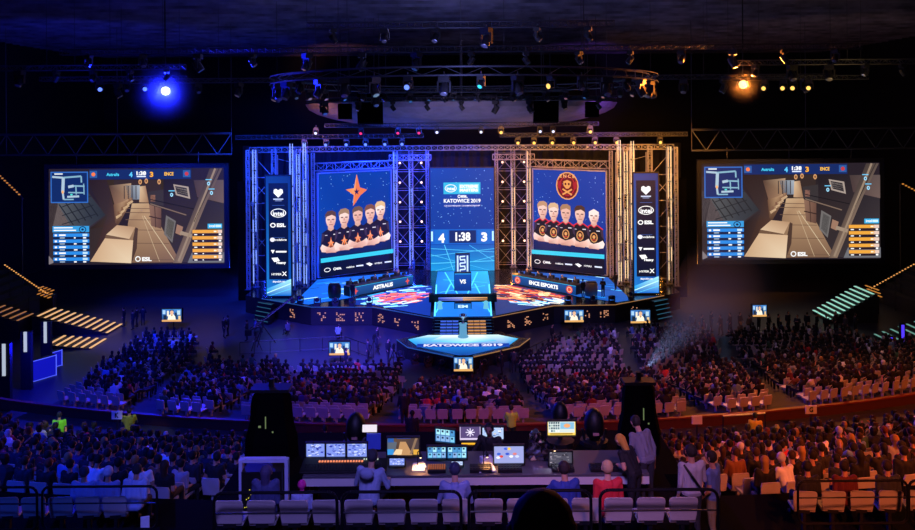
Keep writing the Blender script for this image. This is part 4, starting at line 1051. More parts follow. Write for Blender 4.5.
# ------------------------------------------------------------------ crowd
def lowfig(rng, stand=False):
    """small closed low-poly figure for the uncountable far crowd; returns verts, faces, tags"""
    V = []; Fc = []; T = []
    def loft(rings, tag_, n=6):
        b = len(V)
        for (cx, cy, cz, rx, ry) in rings:
            for i in range(n): a = 2 * PI * i / n; V.append((cx + rx * math.cos(a), cy + ry * math.sin(a), cz))
        for j in range(len(rings) - 1):
            for i in range(n): Fc.append((b + j * n + i, b + j * n + (i + 1) % n, b + (j + 1) * n + (i + 1) % n, b + (j + 1) * n + i)); T.append(tag_)
        Fc.append(tuple(b + (len(rings) - 1) * n + i for i in range(n))); T.append(tag_)
    ln = rng.uniform(-.05, .22); h0 = .48
    loft([(0, 0, h0, .18, .13), (0, ln * .3, h0 + .22, .19, .12), (0, ln * .8, h0 + .4, .25, .12), (0, ln, h0 + .48, .18, .1), (0, ln, h0 + .52, .05, .05)], 'shirt')
    hx, hy = rng.uniform(-.04, .04), ln + .03
    loft([(hx, hy, h0 + .52, .05, .05), (hx, hy + .01, h0 + .58, .08, .085), (hx, hy, h0 + .68, .088, .1), (hx, hy, h0 + .76, .055, .065)], 'hair')
    for s in (-1, 1):
        x = s * .11; b = len(V)
        V.extend([(x - .07, 0, .42), (x + .07, 0, .42), (x + .07, 0, .56), (x - .07, 0, .56), (x - .06, .46, .42), (x + .06, .46, .42), (x + .06, .46, .54), (x - .06, .46, .54), (x - .05, .45, .04), (x + .05, .45, .04)])
        for f in ((3, 2, 6, 7), (0, 3, 7, 4), (2, 1, 5, 6), (4, 7, 6, 5), (4, 5, 9, 8)): Fc.append(tuple(b + i for i in f)); T.append('trouser')
        # arm
        ex, ey, ez = s * rng.uniform(.24, .3), ln + rng.uniform(.05, .2), h0 + rng.uniform(.15, .25)
        hx2, hy2, hz2 = s * rng.uniform(.03, .2), ln + rng.uniform(.25, .4), h0 + rng.choice([.05, .1, .2, .45])
        b = len(V)
        for (ax, ay, az, r_) in ((s * .2, ln, h0 + .45, .055), (ex, ey, ez, .045), (hx2, hy2, hz2, .035)):
            V.extend([(ax - r_, ay, az), (ax, ay - r_, az + r_ * .3), (ax + r_, ay, az), (ax, ay + r_, az - r_ * .3)])
        for j, tg in ((0, 'shirt'), (1, 'skin')):
            for i in range(4): Fc.append((b + j * 4 + i, b + j * 4 + (i + 1) % 4, b + j * 4 + 4 + (i + 1) % 4, b + j * 4 + 4 + i)); T.append(tg)
    return np.array(V, np.float32), Fc, T
SHIRTS = [('black', '#0c0c10', 18), ('dark grey', '#1e1f25', 10), ('navy', '#141c34', 6), ('pale grey', '#9a9aa4', 2.2), ('white', '#e8e8ee', 2.2), ('dark red', '#6a181e', 1.6), ('light blue', '#6a8cc0', 1.2), ('green', '#35604a', .6), ('brown', '#7a4c30', 1), ('purple', '#4a3068', .7), ('bright red', '#c82c30', .8)]
SW = [s[2] for s in SHIRTS]
HAIRS = [('dark hair', '#120c0a', 9), ('brown hair', '#3a2418', 4), ('fair hair', '#a07c48', 1), ('a pale cap', '#c8c8d0', .6), ('a black cap', '#101014', 1), ('red hair', '#7a3a1c', .5)]
HW = [h[2] for h in HAIRS]

rng = random.Random(42)
pos = []     # (x, y, z, face angle, block, row name)
def face(x, y): return math.atan2(-(0 - x), 72 - y) if True else 0
floorpoly = [(60, 402), (128, 347), (150, 337), (207, 337), (213, 369), (395, 374), (405, 387), (505, 387), (512, 374), (560, 347), (600, 337), (700, 335), (885, 342), (960, 372), (960, 402), (-40, 402)]
def proj(x, y, z): return (CX + x * F / y, HY + (H - z) * F / y)
for k in range(15):
    Y = 54.0 + k * 1.15; x = -36
    while x < 38:
        px, py = proj(x, Y, 0)
        ok = inside(px, py, floorpoly)
        if abs(abs(x) - 3.4) < .6: ok = False
        if ok and x > 0 and abs(x - (12.2 + (Y - 58) * .12)) < .7: ok = False
        if ok and abs(abs(x) - (20.7 + (Y - 64) * .22)) < .8: ok = False
        if x > 31.5 and Y > 61 or x < -28.2 and Y > 62 or x < -27 and Y < 62: ok = False
        if ok: pos.append((x, Y, 0., 'floor', k))
        x += .56
for tname, T in (('tier1', T1), ('tier2', T2)):
    for k, (r, z) in enumerate(T):
        L = .6 * r; na = int(2 * L / .55); 
        rr = r + .55
        for i in range(na + 1):
            a = -.6 + 1.2 * i / na; x, y = rr * math.sin(a), YC - rr * math.cos(a)
            px, py = proj(x, y, z)
            if px < -80 or px > 1000: continue
            if tname == 'tier1' and a < left_end(r, z) + .012: continue
            if tname == 'tier1':
                if abs(abs(x) - 3.3) < .65: continue
                if abs(abs(x) - (11.2 - (46 - y) * .08)) < .6 or abs(abs(x) - (16.9 + (y - 46) * .25)) < .7: continue
            else:
                if y < 18.3 and abs(x) < 4.9: continue
                if k >= 11 and abs(x) < 6.5: continue
                if abs(x) < 4.0 and y < 20.5: continue
            pos.append((x, y, z, tname, k))
def occupied(x, y, b, k):
    if b == 'tier1' and k >= 13: return rng.random() < .25
    if b == 'tier2' and k < 1: return rng.random() < .6
    if abs(x) < 5 and b == 'tier1': return rng.random() < .72
    if b == 'floor': return rng.random() < .76
    return rng.random() < (.78 if b == 'tier1' else .9)
ppl, seats = [], []
for (x, y, z, b, k) in pos:
    x += rng.uniform(-.04, .04)
    seats.append((x, y, z, b, k))
    if occupied(x, y, b, k): ppl.append((x, y, z, b, k))
key = lambda q: math.sqrt(q[0] ** 2 + q[1] ** 2 + (18 - q[2]) ** 2)
def vis(q):
    px, py = proj(q[0], q[1], q[2] + 1.1); return 2 < px < 913 and py < 524
near_p = sorted([q for q in ppl if vis(q)], key=key)[:286]; ns = set(near_p)
far_p = [q for q in ppl if q not in ns]
# front row seats are built apart (below): 40
near_s = sorted([q for q in seats if vis(q)], key=key)[:255]; nss = set(near_s); far_s = [q for q in seats if q not in nss]
# --- far crowd: one object
lows = [lowfig(rng) for _ in range(14)]
VV = []; FF = []; CC = []; off = 0
for (x, y, z, b, k) in far_p:
    V, Fc, T = rng.choice(lows); a = face(x, y) + rng.uniform(-.25, .25); s = rng.uniform(.93, 1.06)
    c_, s_ = math.cos(a), math.sin(a); W = V * s * np.array([1.14, 1.1, 1.])
    VV.append(np.stack([x + W[:, 0] * c_ + W[:, 1] * s_ * -1, y + W[:, 0] * s_ + W[:, 1] * c_, z + W[:, 2]], 1))
    sh = lin(rng.choices(SHIRTS, SW)[0][1]); ha = lin(rng.choices(HAIRS, HW)[0][1]); sk = lin('#b08068'); tr = lin('#20222c')
    cm = dict(shirt=sh, hair=ha, skin=sk, trouser=tr)
    for f, t in zip(Fc, T): FF.append(tuple(i + off for i in f)); CC += [(*cm[t], 1)] * len(f)
    off += len(V)
me = bpy.data.meshes.new('distant_crowd'); me.from_pydata(np.concatenate(VV).tolist(), [], FF)
at = me.color_attributes.new('Col', 'FLOAT_COLOR', 'CORNER'); at.data.foreach_set('color', np.array(CC, np.float32).ravel()); me.materials.append(CLOTH)
o = bpy.data.objects.new('distant_crowd', me); COL.objects.link(o)
tag(o, 'dense distant crowd of seated spectators filling the floor and the far stand', 'crowd', None, 'stuff')
VV = []; FF = []; off = 0
for (x, y, z, b, k) in far_s:
    a = face(x, y); c_, s_ = math.cos(a), math.sin(a); W = SEAT_V
    VV.append(np.stack([x + W[:, 0] * c_ - W[:, 1] * s_, y + W[:, 0] * s_ + W[:, 1] * c_, z + W[:, 2]], 1))
    FF += [tuple(i + off for i in f) for f in SEAT_F]; off += len(W)
me = bpy.data.meshes.new('distant_seats'); me.from_pydata(np.concatenate(VV).tolist(), [], FF); me.materials.append(seatm)
o = bpy.data.objects.new('distant_seats', me); COL.objects.link(o)
tag(o, 'rows of small grey seats under the distant crowd', 'seats', None, 'stuff')
# --- near spectators one by one
POSES = [('sit_a', dict(), 'hands in lap'), ('sit_b', dict(lean=.3, arms=((-.06, .16, -.22), (.1, .3, -.3))), 'leaning forward'),
         ('sit_c', dict(arms=(((-.05, .14, -.24), (-.02, .36, -.0)), ((-.04, -.02, -.28), (.06, .2, -.34)))), 'one hand raised'),
         ('sit_d', dict(head=(.04, .01, 0), arms=((-.08, .02, -.27), (.2, .2, -.22))), 'arms folded'),
         ('sit_e', dict(lean=-.08, female=True), 'long-haired'),
         ('sit_f', dict(lean=.12, head=(-.04, .03, -.02), arms=((-.08, .18, -.1), (.0, .38, .1))), 'both hands held up')]
rowname = lambda b, k: ('tier row %d' % k)
def rowtext(b, k, x):
    side = 'left' if x < -4.9 else 'right' if x > 5.2 else 'centre'
    if b == 'tier2':
        n = 12 - k; t = ['nearest row', 'second nearest row', 'third nearest row', 'fourth nearest row', 'fifth nearest row', 'sixth nearest row'][n] if n < 6 else ('middle rows' if n < 11 else 'rows below the parapet')
    else: t = 'rows past the parapet'
    return side, t
for (x, y, z, b, k) in near_p:
    pk, pa, pd = rng.choices(POSES, [4, 3, .5, 3, 2, .6])[0]; sh = rng.choices(SHIRTS, SW)[0]; ha = rng.choices(HAIRS, HW)[0]
    if pk == 'sit_e': ha = rng.choice([HAIRS[0], HAIRS[1], HAIRS[2]])
    side, rt = rowtext(b, k, x)
    tone = {'left': 'blue-lit', 'right': 'orange-lit', 'centre': 'purple-lit'}[side]
    extra = ', ' + pd
    person((x, y, z), face(x, y) + rng.uniform(-.3, .3), pk, .02, cols(sh[1], ha[1], sleeve=sh[1] if rng.random() < .5 else SK),
           'spectator in %s, %s%s, %s, %s stand' % (sh[0], ha[0], extra, rt, side), 'spectators in the %s near stand' % side, name='spectator', sc=rng.uniform(.95, 1.05), **pa)
near_s.sort(key=lambda q: (q[3], q[4], q[0])); rc = {}
for (x, y, z, b, k) in near_s:
    o = bpy.data.objects.new('arena_seat', seat_data); COL.objects.link(o); o.location = (x, y, z); o.rotation_euler = (0, 0, face(x, y))
    side, rt = rowtext(b, k, x); n = 12 - k if b == 'tier2' else 0; rt = nth(n) + ' nearest row' if b == 'tier2' else 'row %s past the parapet' % nth(14 - k)
    kk = (b, k, side); rc[kk] = rc.get(kk, -1) + 1
    tag(o, 'grey arena seat, %s from the left, %s, %s stand' % (nth(rc[kk]), rt.replace('first nearest', 'nearest'), side), 'seat', 'grey arena seats in the %s stand' % side)
# ---------------- front row benches of seats with rails
def big_seat():
    r = bpy.data.objects.new('arena_seat', None); COL.objects.link(r)
    m = MB(); n = 8
    prof = [(-.2, 0), (-.215, .1), (-.23, .33), (-.215, .38), (-.18, .4), (.18, .4), (.215, .38), (.23, .33), (.215, .1), (.2, 0)]; n = len(prof)
    vs = [(x, -.2 - z * .16 - .03 * (1 - (x / .23) ** 2), .44 + z) for x, z in prof] + [(x, -.17 - z * .16 - .03 * (1 - (x / .23) ** 2), .44 + z) for x, z in prof]
    m.add(vs, [tuple(reversed(f)) for f in [(i, (i + 1) % n, n + (i + 1) % n, n + i) for i in range(n)] + [tuple(reversed(range(n))), tuple(range(n, 2 * n))]])
    m.build('backrest', seatm, r, bevel=.01)
    m = MB(); m.box((0, .02, .42), (.42, .4, .05)); m.build('seat_pan', seatm, r, bevel=.015)
    m = MB(); m.box((0, -.12, .2), (.06, .12, .4)); m.box((0, -.19, .5), (.2, .02, .25)); m.build('bracket', seatd, r)
    return r
bs = big_seat(); nb = 0; FRZ = 11.15
def add_seat(x, y, z, rz, lab, grp):
    global nb
    o = bs if nb == 0 else copy_tree(bs); nb += 1; o.location = (x, y, z); o.rotation_euler = (0, 0, rz); tag(o, lab, 'seat', grp)
for i in range(15):
    px = 233 + i * 31.9; x = (px - CX - 3) * 12.95 / F
    add_seat(x, 12.95, FRZ, 0, 'pale seat in the railed front row behind the mixing desk, %s from the left' % nth(i), 'front row seats behind the mixing desk')
for i in range(5):
    x = 6.05 + i * .56; add_seat(x + .65, 15.9, 9.85, -.12, 'orange-lit seat in the railed row at the right edge, %s from the left' % nth(i), 'railed seats at the right')
for i in range(5):
    x = -9.0 + i * .53; add_seat(x, 15.9, 9.85, .12, 'blue-lit seat in the railed row at the left edge, %s from the left' % nth(i), 'railed seats at the left')
# guard rails
def rail_loop(x0, x1, y, z0, z1, lab, r=.025, rad=.14):
    pts = []
    for (cx, cz, a0) in ((x1 - rad, z1 - rad, 0), (x0 + rad, z1 - rad, PI / 2), (x0 + rad, z0 + rad, PI), (x1 - rad, z0 + rad, 1.5 * PI)):
        for j in range(5): a = a0 + PI / 2 * j / 4; pts.append((cx + rad * math.cos(a), y, cz + rad * math.sin(a)))
    pts.append(pts[0]); e = empty('guard_rail', ((x0 + x1) / 2, y, z0 - .1), lab, 'railing', 'front guard rails')
    m = MB(); m.tube(pts, r, 8); m.build('rail_frame', railm, e, absolute=True)
    m = MB(); zm = z1 - .32; m.cyl((x0, y, zm), (x1, y, zm), .014, n=6); m.build('middle_rail', railm, e, absolute=True)
    m = MB(); zf = FRZ if y < 13 else 9.85; m.cyl((x0 + .3, y, zf), (x0 + .3, y, z0), .02); m.cyl((x1 - .3, y, zf), (x1 - .3, y, z0), .02); m.build('rail_foot', railm, e, absolute=True)
yr = 12.35
for i, (a, b) in enumerate(((214, 337), (342, 461), (469, 591), (600, 718))):
    rail_loop((a - CX - 3) * yr / F, (b - CX - 3) * yr / F, yr, FRZ + .3, FRZ + 1.12, 'black round-cornered guard rail of the centre row, %s from the left' % nth(i))
for i, (a, b) in enumerate(((5.85, 7.9), (7.98, 10.2))): rail_loop(a + .55, b + .6, 15.35, 10.2, 11.02, 'black round-cornered guard rail at the orange-lit seats, %s' % ['left one', 'right one'][i])
for i, (a, b) in enumerate(((-11., -8.2), (-8.1, -5.9))): rail_loop(a, b, 15.35, 10.2, 11.02, 'black round-cornered guard rail before the blue-lit seats, %s' % ['left one', 'right one'][i])
m = MB(); m.cyl((-3.9, yr - .12, FRZ + .42), (4.0, yr - .12, FRZ + .42), .022); 
for x in (-3.8, -1.3, 1.3, 3.9): m.cyl((x, yr - .12, FRZ), (x, yr - .12, FRZ + .42), .02)
tag(m.build('low_rail', mat('pale_blue_rail', '#8090b8', .4), None, origin=(0, yr - .12, FRZ)), 'thin pale lower rail running along the foot of the centre guard rails', 'railing')
# dark platform fronts under side rows
# ------------------------------------------------------------------ mixing desk area
r = empty('mixing_table', (.2, 14.1, FRZ), 'long pale production table carrying consoles and monitors', 'table')
TZ = FRZ + .76; ty = 13.72
m = MB(); m.box((.2, ty + .5, TZ - .025), (5.95, 1.0, .05)); m.build('table_top', mat('table_top_dark', '#4c4a50', .5), r, absolute=True, bevel=.008)
m = MB(); m.box((.2, ty + .01, TZ - .11), (5.95, .02, .13)); m.build('front_apron', deskm, r, absolute=True)
for x in (-2.7, -1.3, .2, 1.6, 3.0):
    for y in (.12, .9): m = MB(); m.box((x, ty + y, FRZ + .36), (.05, .05, .71)); m.build('leg', seatd, r, absolute=True)
def PX(px, Y): return (px - CX - 3) * Y / F
def rects_ui(rd, q, W, Hh, bg, cols_, n=24):
    q.rect(0, 0, W, Hh, bg); q.up()
    for i in range(n):
        x, y = rd.uniform(2, W - 14), rd.uniform(2, Hh - 8); q.rect(x, y, min(W - 1, x + rd.uniform(4, 16)), min(Hh - 1, y + rd.uniform(2, 6)), rd.choice(cols_), q.k + i % 3)
    q.up(4)
def ui_blue(q, rd): rects_ui(rd, q, 100, 70, '#8094e8', ['#2a3ac0', '#e0e8ff', '#1a2490', '#c8d4ff'], 40)
def ui_white(q, rd): rects_ui(rd, q, 100, 70, '#b0c8f0', ['#4060b0', '#ffffff', '#7088c8', '#30407c', '#e0c8a0'], 36)
def ui_cyan(q, rd):
    q.rect(0, 0, 100, 70, '#2a68a8'); q.up()
    for i in range(4):
        for j in range(2): q.rect(4 + i * 24, 5 + j * 33, 25 + i * 24, 34 + j * 33, rd.choice(['#7cc8e8', '#a8e4f0', '#5098d0', '#88b0e0'])); q.rect(8 + i * 24, 10 + j * 33, 18 + i * 24, 20 + j * 33, '#16305c', q.k + 1)
    q.up(2)
def ui_dark(q, rd): rects_ui(rd, q, 100, 70, '#4c4a58', ['#8c8890', '#26242c', '#6c6874', '#d8c8d8'], 30)
def ui_map(q, rd):
    q.rect(0, 0, 100, 70, '#9ca4dc'); q.up()
    for x, y, c in ((16, 34, '#3060d8'), (24, 44, '#e04840'), (45, 34, '#3858d0'), (70, 34, '#e08080'), (50, 14, '#ffd040'), (40, 14, '#4068e0'), (78, 44, '#d0d8f8'), (58, 44, '#f4f4ff'), (14, 48, '#f0f4ff')): q.oval(x, y, 7, 5, c)
    q.up()
def ui_graph(q, rd):
    q.rect(0, 0, 100, 70, '#d8c8e8'); q.up(); q.rect(3, 4, 97, 60, '#584878'); q.up()
    for a in range(8): q.line(50, 32, 50 + 22 * math.cos(a * PI / 4), 32 + 20 * math.sin(a * PI / 4), 4, '#f0e8ff', q.k + a % 4)
    q.up(5)
def ui_yellow(q, rd):
    q.rect(0, 0, 100, 70, '#ffd860'); q.up(); q.rect(3, 3, 97, 58, '#d8e4e0'); q.up()
    for i in range(5):
        for j in range(4): q.rect(5 + i * 8, 6 + j * 13, 11 + i * 8, 15 + j * 13, rd.choice(['#405868', '#a0b8b0', '#f4f8f0', '#587888']))
    q.rect(46, 8, 95, 40, '#88c0e0'); q.oval(70, 24, 12, 10, '#f0a870', q.k + 1); q.rect(10, 61, 90, 66, '#8a6a20', q.k); q.up(3)
def ui_game(q, rd):
    q.rect(0, 0, 100, 70, '', None, ['#6a5040', '#3c2c28', '#2c2428', '#4c3c3c']); q.up()
    q.poly([(40, 18), (58, 18), (80, 70), (30, 70)], '#c09060'); q.poly([(0, 10), (30, 20), (24, 60), (0, 66)], '#5c6470'); q.poly([(66, 12), (100, 6), (100, 70), (84, 70)], '#4a3c3c'); q.up()
    q.poly([(28, 46), (48, 48), (44, 68), (16, 68)], '#f4d0a0'); q.poly([(88, 4), (96, 4), (78, 66), (70, 66)], '#8c7058'); q.rect(1, 1, 20, 20, '#2858a8'); q.rect(0, 46, 20, 68, '#3890d8'); q.rect(82, 48, 99, 68, '#e0a840'); q.rect(30, 0, 74, 6, '#2448a0'); q.up()
def ui_people(q, rd):
    q.rect(0, 0, 100, 70, '', None, ['#3878c8', '#2c4c78', '#20344c', '#4c90d8']); q.up()
    for x, y, w_, h_, c in ((4, 6, 14, 22, '#a8d0f0'), (8, 34, 16, 26, '#182838'), (26, 10, 10, 30, '#f0e8d0'), (78, 8, 16, 24, '#b8d8e8'), (66, 20, 10, 30, '#183048'), (84, 38, 12, 26, '#e8c890'), (40, 4, 20, 8, '#204878')): q.rect(x, y, x + w_, y + h_, c)
    q.up(); q.poly([(28, 64), (34, 36), (44, 28), (58, 28), (68, 40), (72, 64)], '#fff4dc'); q.oval(51, 19, 9, 11, '#e8b890'); q.poly([(0, 60), (100, 58), (100, 70), (0, 70)], '#e0a860', q.k + 1); q.poly([(44, 30), (51, 42), (58, 30)], '#c89870', q.k + 1); q.up(2)
def monitor(px0, px1, py0, py1, Y, ui, lab, tilt=0., stand=True, base=None, frame=black, grp=None, seed=0, name='monitor', cat='monitor', rz=0):
    if Y < 40 and base is None and stand: Y = min(Y, 4835 / (py1 - 120))
    x0, x1 = PX(px0, Y), PX(px1, Y); a = P((px0 + px1) / 2, py0, Y).z; b = P((px0 + px1) / 2, py1, Y).z
    base = TZ if base is None else base; cx = (x0 + x1) / 2
    r = empty(name, (cx, Y, base), lab, cat, grp)
    t = tilt; z0, z1 = b, a; h_ = z1 - z0
    tl = Vector((x0, Y, z1)); tr = Vector((x1, Y, z1)); bl = Vector((x0, Y, z0))
    if rz: tl.z += rz * (x1 - x0) / 2; tr.z -= rz * (x1 - x0) / 2; bl.z += rz * (x1 - x0) / 2
    screen_frame(r, tl, tr, bl, .03, .018, m=frame, back=.02) if Y < 40 else screen_frame(r, tl, tr, bl, .08, .05, m=frame)
    q = Pic(tl, tr, bl, 100, 70, (0, -1, 0), .003 if Y < 40 else .01); ui(q, random.Random(seed + int(px0))); q.build('picture', r)
    if stand:
        m = MB(); m.box((cx, Y + .45 if Y > 40 else Y + .2, base + .015), ((x1 - x0) * .5, .22 if Y < 40 else .6, .03)); m.cyl((cx, Y + (.45 if Y > 40 else .2), base), (cx, Y + (.45 if Y > 40 else .2), z0 + h_ * .4), .025 if Y < 40 else .05); m.build('stand', frame, r, absolute=True)
    return r
# lighting console on the left with three touch screens
cx = PX(346, 14.1)
r = empty('lighting_console', (cx, 14.1, TZ), 'black lighting console with glowing amber keys left on the production table', 'console')
m = MB(); x0, x1 = PX(303, 14.1), PX(388, 14.1)
vs = [(x0, 13.8, TZ + .003), (x1, 13.8, TZ + .003), (x1, 14.22, TZ + .003), (x0, 14.22, TZ + .003), (x0, 13.8, TZ + .04), (x1, 13.8, TZ + .04), (x1, 14.22, TZ + .1), (x0, 14.22, TZ + .1)]
m.add(vs, [(0, 3, 2, 1), (4, 5, 6, 7), (0, 1, 5, 4), (1, 2, 6, 5), (2, 3, 7, 6), (3, 0, 4, 7)]); m.build('console_body', black, r, absolute=True, bevel=.01)
sl = lambda y: TZ + .04 + (y - 13.8) * .06 / .42
m = MB(); rd = random.Random(8)
for i in range(16): x = x0 + .3 + i * .05; m.box((x, 14.1, sl(14.1) + .01), (.03, .04, .015), rx=.14)
m.build('lit_keys', glow('key_amber', '#ff9060', 1.1), r, absolute=True)
m = MB()
for i in range(26):
    for j in range(5): m.box((x0 + .08 + i * .052, 13.84 + j * .045, sl(13.84 + j * .045) + .008), (.028, .026, .012), rx=.14)
m.build('keys', dark, r, absolute=True)
m = MB()
for i in range(7): m.box((x1 - .42 + i * .04, 14.16, sl(14.16) + .01), (.02, .04, .01), rx=.14)
m.build('lit_keys', glow('key_pale', '#c8d8c0', .9), r, absolute=True)
for i, (a, b) in enumerate(((307, 325.5), (327, 346), (348, 367.5))):
    monitor(a, b, 442.5, 456.5, 14.36, ui_blue, 'bright blue-white touch screen above the lighting console, %s of three' % ['left', 'middle', 'right'][i], stand=True, grp='console touch screens', seed=i)
tag(MB().box((PX(370, 14.9), 14.95, TZ + .34), (.27, .01, .13), rx=-.3).build('paper_sheet', glow('glowing_paper', '#fff4ff', .9), None, origin=(PX(370, 14.9), 14.95, TZ + .3)), 'self-glowing white sheet clipped above the right touch screen', 'paper')  # sheet glows by itself, standing in for light falling on it
m = MB(); m.box((PX(374, 14.8), 14.85, TZ + .14), (.26, .05, .28)); tag(m.build('back_board', mat('blue_board', '#4a64c8', .6), None, origin=(PX(374, 14.8), 14.85, TZ)), 'blue board standing behind the man in the grey hoodie', 'board')
monitor(388, 419.5, 437, 455, 14.5, ui_game, 'large monitor showing the game corridor view on the production table', seed=4)
monitor(390, 405, 457, 465, 14.1, ui_blue, 'small purple-blue display below the game monitor', seed=3)
monitor(436, 455.5, 428.5, 442, 15.0, ui_cyan, 'tilted cyan multi-view monitor at the back of the table', seed=5, rz=.12)
monitor(428, 446.5, 446, 458, 14.4, ui_cyan, 'left one of two cyan multi-view monitors in the middle of the table', seed=6)
monitor(448, 467, 446, 458, 14.4, ui_cyan, 'right one of two cyan multi-view monitors in the middle of the table', seed=9)
monitor(460.5, 481, 425.5, 440, 15.1, ui_graph, 'monitor with a white burst graphic behind the middle of the table', seed=6)
monitor(462, 480, 441.5, 444.5, 15.0, lambda q, rd: q.rect(0, 0, 100, 70, '#ffb830'), 'narrow amber strip display under the burst graphic monitor', seed=1, stand=False)
monitor(483, 504, 426.5, 439, 15.3, ui_white, 'pinkish monitor half hidden behind the man in black', seed=7)
monitor(494.5, 524, 445, 463, 14.3, ui_map, 'wide pale blue map monitor on the production table', seed=2)
monitor(548, 576, 420.5, 435, 15.3, ui_yellow, 'yellow-framed monitor at the back of the table', seed=2)
monitor(549.5, 572, 451, 465, 14.5, ui_dark, 'dark grey editing monitor right of the foil jacket', seed=2)
monitor(452, 463, 460, 465, 14.1, ui_white, 'tiny pale display under the right multi-view monitor', seed=2)
for i, (a, b, c, lab) in enumerate(((428, 446, 465, 'rack unit with orange digits below the left multi-view monitor'), (470, 492, 470, 'black keyboard panel left of the map monitor'), (498, 522, 469, 'black keyboard in front of the map monitor'), (552, 574, 470, 'black keyboard in front of the dark grey monitor'), (590, 618, 466, 'black case at the right end of the table'))):
    Y = 13.9; x0, x1 = PX(a, Y), PX(b, Y); r = empty('control_panel', ((x0 + x1) / 2, Y, TZ), lab, 'keyboard')
    m = MB(); m.box(((x0 + x1) / 2, Y, TZ + .035), (x1 - x0, .24, .06)); m.build('panel_body', black, r, absolute=True, bevel=.008)
    m = MB()
    for u in range(8):
        for v in range(3): m.box((x0 + (x1 - x0) * (u + .5) / 8, Y - .07 + v * .07, TZ + .072), ((x1 - x0) / 8 * .7, .045, .014))
    m.build('keys', glow('key_orange', '#c86830', .5) if i == 0 else dark, r, absolute=True)
# desk lamps
def lamp(px, Y, col, lab, h=.3):
    x = PX(px, Y); r = empty('desk_lamp', (x, Y, TZ), lab, 'lamp')
    m = MB(); m.lathe((x, Y, TZ), [(.05, 0), (.05, .015), (.008, .02), (.008, h)], 8); m.tube([(x, Y, TZ + h), (x + .04, Y - .05, TZ + h + .05), (x + .06, Y - .12, TZ + h + .02)], .008); m.build('lamp_stem', black, r, absolute=True)
    m = MB(); m.cyl((x + .06, Y - .12, TZ + h + .02), (x + .06, Y - .13, TZ + h - .03), .02, .035, 8); m.build('lamp_shade', black, r, absolute=True)
    l = bpy.data.lights.new('desk_light', 'SPOT'); l.energy = 36; l.color = lin(col); l.spot_size = 1.9; l.shadow_soft_size = .02
    lo = bpy.data.objects.new('desk_light', l); COL.objects.link(lo); lo.location = (.06, -.135, h - .04); lo.parent = r
    m = MB(); m.ell((x + .06, Y - .132, TZ + h - .035), .018, 8, 5); m.build('bulb', glow('desk_bulb', '#ffd8a0', 3), r, absolute=True)
lamp(418, 14.05, '#ffb070', 'small gooseneck lamp glowing warm right of the game monitor', .26)
lamp(484, 14.05, '#ffb060', 'small gooseneck lamp glowing warm left of the map monitor', .26)
lamp(551, 14.1, '#e8ecff', 'small gooseneck lamp added to light the crumpled foil', .34)  # gooseneck added so that the foil catches light
m = MB(); m.box((PX(419, 14.), 14.0, TZ + .02), (.22, .3, .02)); m.box((PX(420, 14.), 14.05, TZ + .035), (.18, .22, .015), .3)
tag(m.build('paper_stack', white, None, origin=(PX(419, 14), 14, TZ)), 'papers lit warm beside the game monitor', 'papers')
m = MB(); m.box((PX(486, 14.), 13.95, TZ + .02), (.3, .3, .02), .2); m.box((PX(487, 14.), 14.2, TZ + .06), (.2, .14, .1), .3)
tag(m.build('paper_stack', white, None, origin=(PX(486, 14), 14, TZ)), 'papers lit warm left of the map monitor', 'papers')
# reflective foil jacket
rd = random.Random(6); m = MB(); n = 14
pts = []
for j in range(9):
    z = TZ + .02 + j * .06 + (rd.uniform(-.01, .02) if j else 0); wdt = .07 + .17 * (1 - j / 8)
    for i in range(n):
        a = 2 * PI * i / n; k = 1 + rd.uniform(-.4, .4); pts.append((PX(540, 14.35) - j * .01 + wdt * k * math.cos(a), 14.35 + .11 * k * math.sin(a), z))
fs = [(j * n + i, j * n + (i + 1) % n, (j + 1) * n + (i + 1) % n, (j + 1) * n + i) for j in range(8) for i in range(n)] + [tuple(8 * n + i for i in range(n)), tuple(reversed(range(n)))]
m.add(pts, fs); o = m.build('foil_jacket', mat('crumpled_foil', '#b4b8c0', .22, 1.), None, origin=(PX(540, 14.35), 14.35, TZ)); tag(o, 'crumpled silver foil sheet heaped on the production table', 'foil')
# flight case frame on the left with equipment
r = empty('equipment_rack', (PX(264, 13.9), 13.9, FRZ), 'blue-white framed equipment rack left of the production table', 'rack')
m = MB(); x0, x1 = PX(240, 13.9), PX(289, 13.9); z1 = P(264, 458, 13.9).z
for x in (x0 + .03, x1 - .03): m.box((x, 13.9, (FRZ + z1) / 2), (.06, .12, z1 - FRZ - .02))
m.box(((x0 + x1) / 2, 13.9, z1 - .03), (x1 - x0 - .12, .12, .06)); m.build('rack_frame', mat('rack_white', '#b0b8d8', .5), r, absolute=True)
m = MB(); m.box(((x0 + x1) / 2, 13.92, (FRZ + z1) / 2 - .06), (x1 - x0 - .16, .42, z1 - FRZ - .2)); m.build('rack_units', black, r, absolute=True)
m = MB(); rd = random.Random(3)
for i in range(22): m.box((x0 + .1 + rd.uniform(0, .28), 13.7, FRZ + .15 + rd.uniform(0, .42)), (.014, .012, .01))
m.build('status_lights', glow('status_yellow', '#d8d040', 1.1), r, absolute=True)
